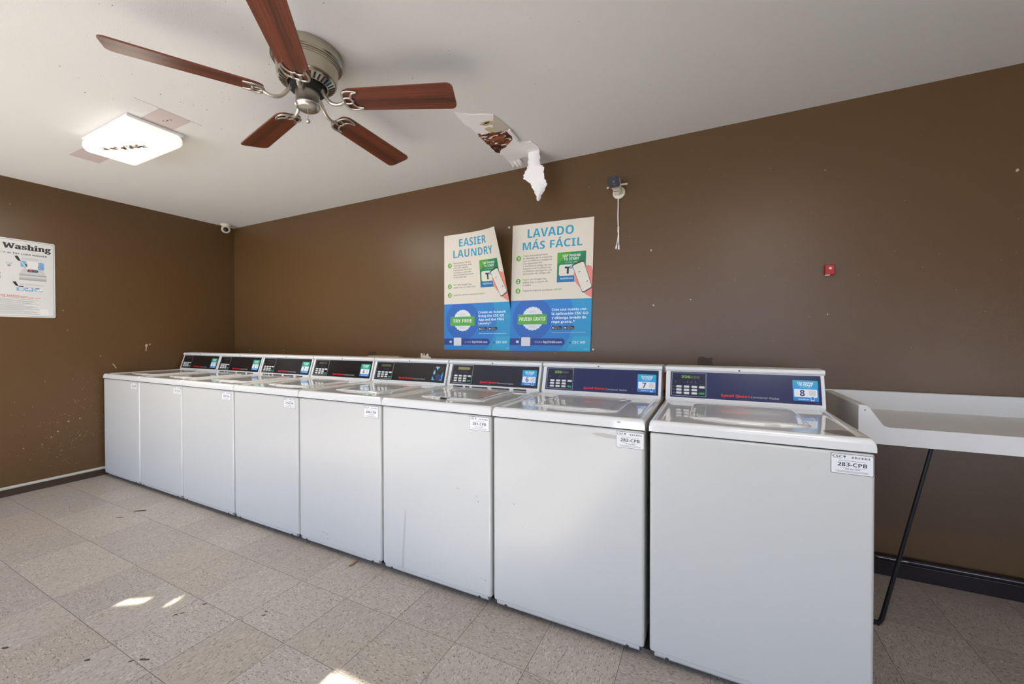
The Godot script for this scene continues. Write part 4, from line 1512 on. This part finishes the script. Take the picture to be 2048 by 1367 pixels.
func make_posters() -> void:
	# English poster: its upper right half has come off the wall and curls forward
	var b := MB.new()
	var f := func(u: float, w: float) -> Vector3:
		var lift := pow(maxf(u, 0.0), 2.6) * pow(maxf(0.0, 1.0 - w / 0.7), 1.1)
		return Vector3(2.9125 + 0.608 * u - 0.038 * lift - 0.004 * w, 2.0405 - 0.921 * w - 0.041 * lift * (1.0 - w), 0.0032 + 0.2 * lift)
	b.sheet(f, 32, 32, 0.0008)
	tag(obj("poster", b.mesh(), tex_mat("poster_english", poster_texture(0), 0.5)), "left laundry poster in English, top right corner curling off the wall", "poster", "laundry posters on the brown wall")
	var c := MB.new()
	var g := func(u: float, w: float) -> Vector3:
		var p := Vector2(0.612 * (u - 0.5), 0.917 * (0.5 - w)).rotated(-0.0215 * 0)
		return Vector3(3.8275 + p.x + 0.026 * (0.5 - w), 1.5795 + p.y - 0.0135 * (u - 0.5) * (1.0 - w), 0.006 + 0.006 * pow(w, 3) * pow(1.0 - u, 2) + 0.004 * pow(w, 4))
	c.sheet(g, 8, 16, 0.0008)
	tag(obj("poster", c.mesh(), tex_mat("poster_spanish", poster_texture(1), 0.5)), "right laundry poster in Spanish, hanging flat, headed LAVADO MÁS FÁCIL", "poster", "laundry posters on the brown wall")
	for q in [Vector2(3.504, 2.037), Vector2(4.139, 1.134)]:
		var p := MB.new()
		p.xf = Transform3D(Basis(Vector3.RIGHT, PI / 2), Vector3(q.x, q.y, 0))
		p.lathe([Vector2(0, 0), Vector2(0.006, 0), Vector2(0.0085, 0.004), Vector2(0.008, 0.009), Vector2(0.004, 0.012), Vector2(0, 0.0125)], 14, 0.3)
		tag(obj("push_pin", p.mesh(), M.paint_white), "white push pin above the gap between the posters" if q.x < 4 else "white push pin by the lower right corner of the right poster", "push pin")

func make_sign() -> void:
	var W := 0.61
	var H := 0.607
	var cv := Canvas.new(W, H, 1640, rgb(222, 224, 222))
	var ink := rgb(30, 30, 32)
	var o := W   # the sign is measured from its right edge
	# border line
	for k in [[0.0075, rgb(70, 72, 74)], [0.0092, rgb(222, 224, 222)]]:
		cv.rrect(k[0], k[0] + 0.001, W - 2 * k[0], H - 2 * k[0] - 0.002, 0.008, k[1])
	cv.text("Washing", o - 0.275, 0.077, 0.041, ink, true, 0.25, 0, "Droid Serif")
	for k in 3:
		cv.text("Washing", o - 0.2735 + 0.0013 * k, 0.0765 + 0.0008 * (k % 2), 0.041, ink, true, 0.25, 0, "Droid Serif")
	cv.text("HIGH EFFICIENCY", o - 0.255, 0.118, 0.0118, rgb(52, 52, 56), false, 0.3, 2)
	cv.rrect(o - 0.251, 0.106, 0.02, 0.012, 0.005, rgb(150, 156, 176))
	cv.text("TOP LOAD WASHER", o - 0.224, 0.118, 0.0118, rgb(52, 52, 56), true, 0.18)
	var blue := rgb(128, 178, 224)
	# picture of an open washer, twice: the right one and, cut by the frame, the left one
	for dx in [0.0, -0.235]:
		var x: float = o + dx
		cv.rrect(x - 0.184, 0.163, 0.03, 0.05, 0.008, blue)
		cv.rrect(x - 0.094, 0.165, 0.034, 0.062, 0.008, blue)
		cv.poly([Vector2(x - 0.168, 0.218), Vector2(x - 0.068, 0.226), Vector2(x - 0.047, 0.274), Vector2(x - 0.192, 0.268)], rgb(202, 206, 204))
		cv.rect(x - 0.162, 0.186, 0.012, 0.03, rgb(80, 82, 86))
		cv.rect(x - 0.092, 0.192, 0.004, 0.026, rgb(80, 82, 86))
		cv.rect(x - 0.08, 0.196, 0.014, 0.003, rgb(90, 92, 96))
		cv.rect(x - 0.08, 0.208, 0.014, 0.003, rgb(90, 92, 96))
		cv.rect(x - 0.148, 0.164, 0.057, 0.056, rgb(232, 234, 232))
		cv.rrect(x - 0.15, 0.228, 0.058, 0.02, 0.009, rgb(64, 62, 70))
		cv.rrect(x - 0.143, 0.23, 0.02, 0.015, 0.007, rgb(206, 60, 96))
		cv.rrect(x - 0.119, 0.231, 0.022, 0.014, 0.007, rgb(40, 112, 150))
		cv.rect(x - 0.192, 0.268, 0.145, 0.012, rgb(170, 174, 174))
		cv.grad(x - 0.192, 0.28, 0.145, 0.034, rgb(222, 224, 222), rgb(160, 164, 164))
		cv.poly([Vector2(x - 0.214, 0.132), Vector2(x - 0.198, 0.128), Vector2(x - 0.188, 0.152), Vector2(x - 0.182, 0.168), Vector2(x - 0.196, 0.166), Vector2(x - 0.204, 0.155)], ink)
		cv.poly([Vector2(x - 0.182, 0.17), Vector2(x - 0.178, 0.172), Vector2(x - 0.142, 0.228), Vector2(x - 0.15, 0.228)], rgb(236, 238, 236))
		for k in 3:
			cv.rect(x - 0.178, 0.139 + k * 0.007, 0.105 - 0.02 * (k % 2), 0.0014, rgb(140, 142, 144))
		# lower row
		cv.rrect(x - 0.206, 0.372, 0.04, 0.03, 0.008, blue)
		cv.rrect(x - 0.165, 0.37, 0.046, 0.032, 0.006, blue)
		cv.rect(x - 0.194, 0.363, 0.024, 0.036, rgb(214, 216, 214))
		cv.rect(x - 0.194, 0.363, 0.024, 0.006, ink)
		cv.rect(x - 0.158, 0.374, 0.03, 0.018, rgb(230, 232, 230))
		cv.rect(x - 0.156, 0.377, 0.009, 0.005, ink)
		cv.rect(x - 0.143, 0.384, 0.012, 0.002, rgb(200, 70, 80))
		cv.rrect(x - 0.116, 0.37, 0.052, 0.03, 0.014, blue)
		cv.poly([Vector2(x - 0.116, 0.376), Vector2(x - 0.07, 0.37), Vector2(x - 0.062, 0.39), Vector2(x - 0.098, 0.398)], rgb(232, 234, 232))
		cv.rect(x - 0.108, 0.374, 0.022, 0.006, rgb(60, 62, 66))
		cv.poly([Vector2(x - 0.226, 0.332), Vector2(x - 0.21, 0.33), Vector2(x - 0.2, 0.352), Vector2(x - 0.195, 0.366), Vector2(x - 0.208, 0.364), Vector2(x - 0.216, 0.352)], ink)
		for k in 2:
			cv.rect(x - 0.188, 0.345 + k * 0.006, 0.12, 0.0014, rgb(140, 142, 144))
	cv.text("POD", o - 0.255, 0.199, 0.01, rgb(90, 92, 96), false, 0.03)
	cv.rrect(o - 0.25, 0.204, 0.017, 0.011, 0.005, rgb(96, 132, 188))
	for q in [[0.441, "FOR YOUR SAFETY,", 0.16], [0.4475, "READ THE WARNINGS", 0.2], [0.456, "ON THE MACHINE BEFORE USE", 0.27]]:
		cv.text(q[1], o - 0.35, q[0], 0.0055, rgb(200, 40, 52), true, q[2])
	for k in 16:
		cv.rect(o - 0.5, 0.466 + k * 0.0076, 0.5 - [0.09, 0.17, 0.12, 0.1, 0.13][k % 5], 0.0016, rgb(112, 114, 116))
	cv.rrect(o - 0.084, 0.538, 0.042, 0.046, 0.002, rgb(232, 233, 232))
	var t := thing("instruction_sign", Vector3(0.0, 1.687, 1.39 + W / 2), "white instruction sign headed Washing, on the left wall, cut by the photo's edge", "sign")
	var p := obj("sign_board", plate_mesh(W, H, 0.003, 0.012), tex_mat("sign_print", cv.tex(), 0.35), t)
	p.rotation.y = PI / 2

# ---------------------------------------------------------------- cameras and the rest
func rounded(w: float, h: float, r: float) -> PackedVector2Array:
	var p := PackedVector2Array()
	for q in [[w / 2 - r, -h / 2 + r, -PI / 2], [w / 2 - r, h / 2 - r, 0.0], [-w / 2 + r, h / 2 - r, PI / 2], [-w / 2 + r, -h / 2 + r, PI]]:
		for i in 6:
			var a: float = q[2] + PI / 2 * i / 5
			p.append(Vector2(q[0] + cos(a) * r, q[1] + sin(a) * r))
	return p

func make_cameras() -> void:
	# bullet camera on the back wall
	var t := thing("security_camera", Vector3(4.31, 2.165, 0), "small black-faced bullet camera with two antennas above the right poster", "security camera")
	var b := MB.new()
	b.xf = Transform3D(Basis(Vector3.RIGHT, PI / 2), Vector3.ZERO)
	b.lathe([Vector2(0, 0), Vector2(0.04, 0), Vector2(0.041, 0.004), Vector2(0.038, 0.01), Vector2(0.02, 0.014), Vector2(0.0, 0.015)], 32, 0.8)
	var base := obj("base", b.mesh(), M.camera_white, t)
	for q in [[-0.022, -0.012], [0.024, -0.01]]:
		var s := MB.new()
		s.xf = Transform3D(Basis(Vector3.RIGHT, PI / 2), Vector3(q[0], q[1], 0.011))
		s.lathe([Vector2(0, 0), Vector2(0.0035, 0), Vector2(0.003, 0.002), Vector2(0, 0.0024)], 8)
		obj("screw", s.mesh(), M.screw, base)
	var a := MB.new()
	a.tube([Vector3(0.0, 0.0, 0.01), Vector3(0, 0.006, 0.045), Vector3(-0.004, 0.02, 0.07)], 0.024, 0.03, 16)
	obj("bracket", a.mesh(), M.camera_white, t)
	var h := Node3D.new()
	var body := MB.new()
	var turn := Basis(Vector3.UP, 0.1) * Basis(Vector3.RIGHT, 0.28) * Basis(Vector3(0, 0, 1), 0.06)
	body.xf = Transform3D(turn, Vector3(-0.008, 0.037, 0.095))
	body.rbox(Vector3(0, 0, 0), Vector3(0.064, 0.064, 0.12), 0.016, 3)
	h.free()
	var bo := obj("camera_body", body.mesh(), M.camera_white, t)
	var fc := MB.new()
	fc.xf = body.xf
	fc.xf.origin += turn * Vector3(0, 0, 0.06)
	fc.prism(rounded(0.068, 0.068, 0.013), -0.008, 0.006)
	obj("face", fc.mesh(), M.camera_black, bo).set_meta("label", "black square face")
	var ln := MB.new()
	ln.xf = body.xf
	ln.rbox(Vector3(0.0, 0.0, 0.0665), Vector3(0.014, 0.014, 0.003), 0.001, 1)
	ln.rbox(Vector3(0.003, -0.018, 0.0665), Vector3(0.007, 0.007, 0.003), 0.001, 1)
	obj("lens", ln.mesh(), M.lens_grey, bo)
	for q in [[Vector3(-0.028, 0.02, 0.09), Vector3(-0.06, 0.016, 0.075)], [Vector3(0.02, 0.03, 0.06), Vector3(0.06, 0.036, 0.04)]]:
		var an := MB.new()
		an.tube([q[0], q[1]], 0.0062, -1, 10)
		obj("antenna", an.mesh(), M.camera_white, t)
	var nm := MB.new()
	nm.xf = Transform3D(turn, Vector3(-0.004, -0.012, 0.07))
	nm.rbox(Vector3.ZERO, Vector3(0.026, 0.005, 0.003), 0.001, 1)
	obj("name_strip", nm.mesh(), M.lens_grey, t)
	var c := MB.new()
	c.tube(curve([Vector3(-0.004, -0.036, 0.006), Vector3(-0.004, -0.09, 0.007), Vector3(-0.0055, -0.16, 0.007), Vector3(-0.002, -0.235, 0.007)]), 0.0036, -1, 8)
	c.tube(curve([Vector3(-0.002, -0.225, 0.007), Vector3(-0.003, -0.245, 0.007), Vector3(-0.002, -0.262, 0.007)]), 0.006, 0.005, 8)
	c.tube(curve([Vector3(-0.003, -0.255, 0.007), Vector3(-0.006, -0.3, 0.007), Vector3(-0.014, -0.345, 0.007)]), 0.003, -1, 8)
	c.tube(curve([Vector3(-0.001, -0.255, 0.007), Vector3(0.0, -0.3, 0.007), Vector3(0.0, -0.35, 0.007)]), 0.003, -1, 8)
	c.tube([Vector3(-0.0135, -0.342, 0.007), Vector3(-0.018, -0.366, 0.007)], 0.0055, 0.0065, 8)
	c.tube([Vector3(0.0, -0.345, 0.007), Vector3(0.001, -0.372, 0.007)], 0.0055, 0.0065, 8)
	obj("cable", c.mesh(), M.torn_paper, t)
	# dome camera up in the corner
	var d := thing("dome_camera", Vector3(0.095, ROOM_H, 0.135), "small white turret camera under the ceiling in the left corner", "security camera")
	var db := MB.new()
	db.lathe([Vector2(0.0, -0.022), Vector2(0.036, -0.022), Vector2(0.045, -0.018), Vector2(0.047, 0.0)], 28, 0.6)
	obj("base", db.mesh(), M.camera_white, d)
	var look := Vector3(0.86, -0.3, 0.45).normalized()
	var rot := Basis(Quaternion(Vector3.UP, look))
	var e := MB.new()
	e.xf = Transform3D(rot, Vector3(0, -0.052, 0))
	var pr := []
	for k in 10:
		var a2 := -PI / 2 + (PI / 2 + 0.75) * k / 9.0
		pr.append(Vector2(cos(a2) * 0.044, sin(a2) * 0.044))
	pr.append(Vector2(0.024, 0.027))
	e.lathe(pr, 28, 0.3)
	var eye := obj("eyeball", e.mesh(), M.camera_white, d)
	var l := MB.new()
	l.xf = e.xf
	l.lathe([Vector2(0.0245, 0.026), Vector2(0.022, 0.034), Vector2(0.012, 0.038), Vector2(0, 0.039)], 24, 0.5)
	obj("lens", l.mesh(), M.camera_black, eye)

func make_small_things() -> void:
	var t := thing("alarm_button", Vector3(5.417, 1.573, 0), "small red wall box with a white button, on the brown wall above the folding table", "alarm")
	var b := MB.new()
	b.rbox(Vector3(0, 0, 0.014), Vector3(0.042, 0.054, 0.028), 0.004, 2)
	obj("housing", b.mesh(), M.red_plastic, t)
	var w := MB.new()
	w.xf = Transform3D(Basis(Vector3.RIGHT, PI / 2), Vector3(0.001, 0.007, 0.028))
	w.lathe([Vector2(0, 0), Vector2(0.007, 0), Vector2(0.006, 0.003), Vector2(0.0, 0.004)], 14)
	obj("button", w.mesh(), M.paint_white, t)
	var s := MB.new()
	s.box(Vector3(-0.021, -0.03, 0.0), Vector3(0.0, -0.0265, 0.026))
	obj("base_edge", s.mesh(), M.paint_white, t)
	var lf := MB.new()
	var path := []
	for k in 9:
		var u := k / 8.0
		path.append(Vector3(lerpf(3.128, 3.143, u) + 0.006 * sin(u * 6.0), 0.003 + 0.003 * sin(u * 3.0), lerpf(1.165, 1.112, u)))
	lf.tube(path, 0.006, 0.004, 8, 0.35)
	tag(obj("dry_leaf", lf.mesh(), M.leaf_orange), "thin orange-brown scrap on the floor at the foot of washer 5", "leaf")
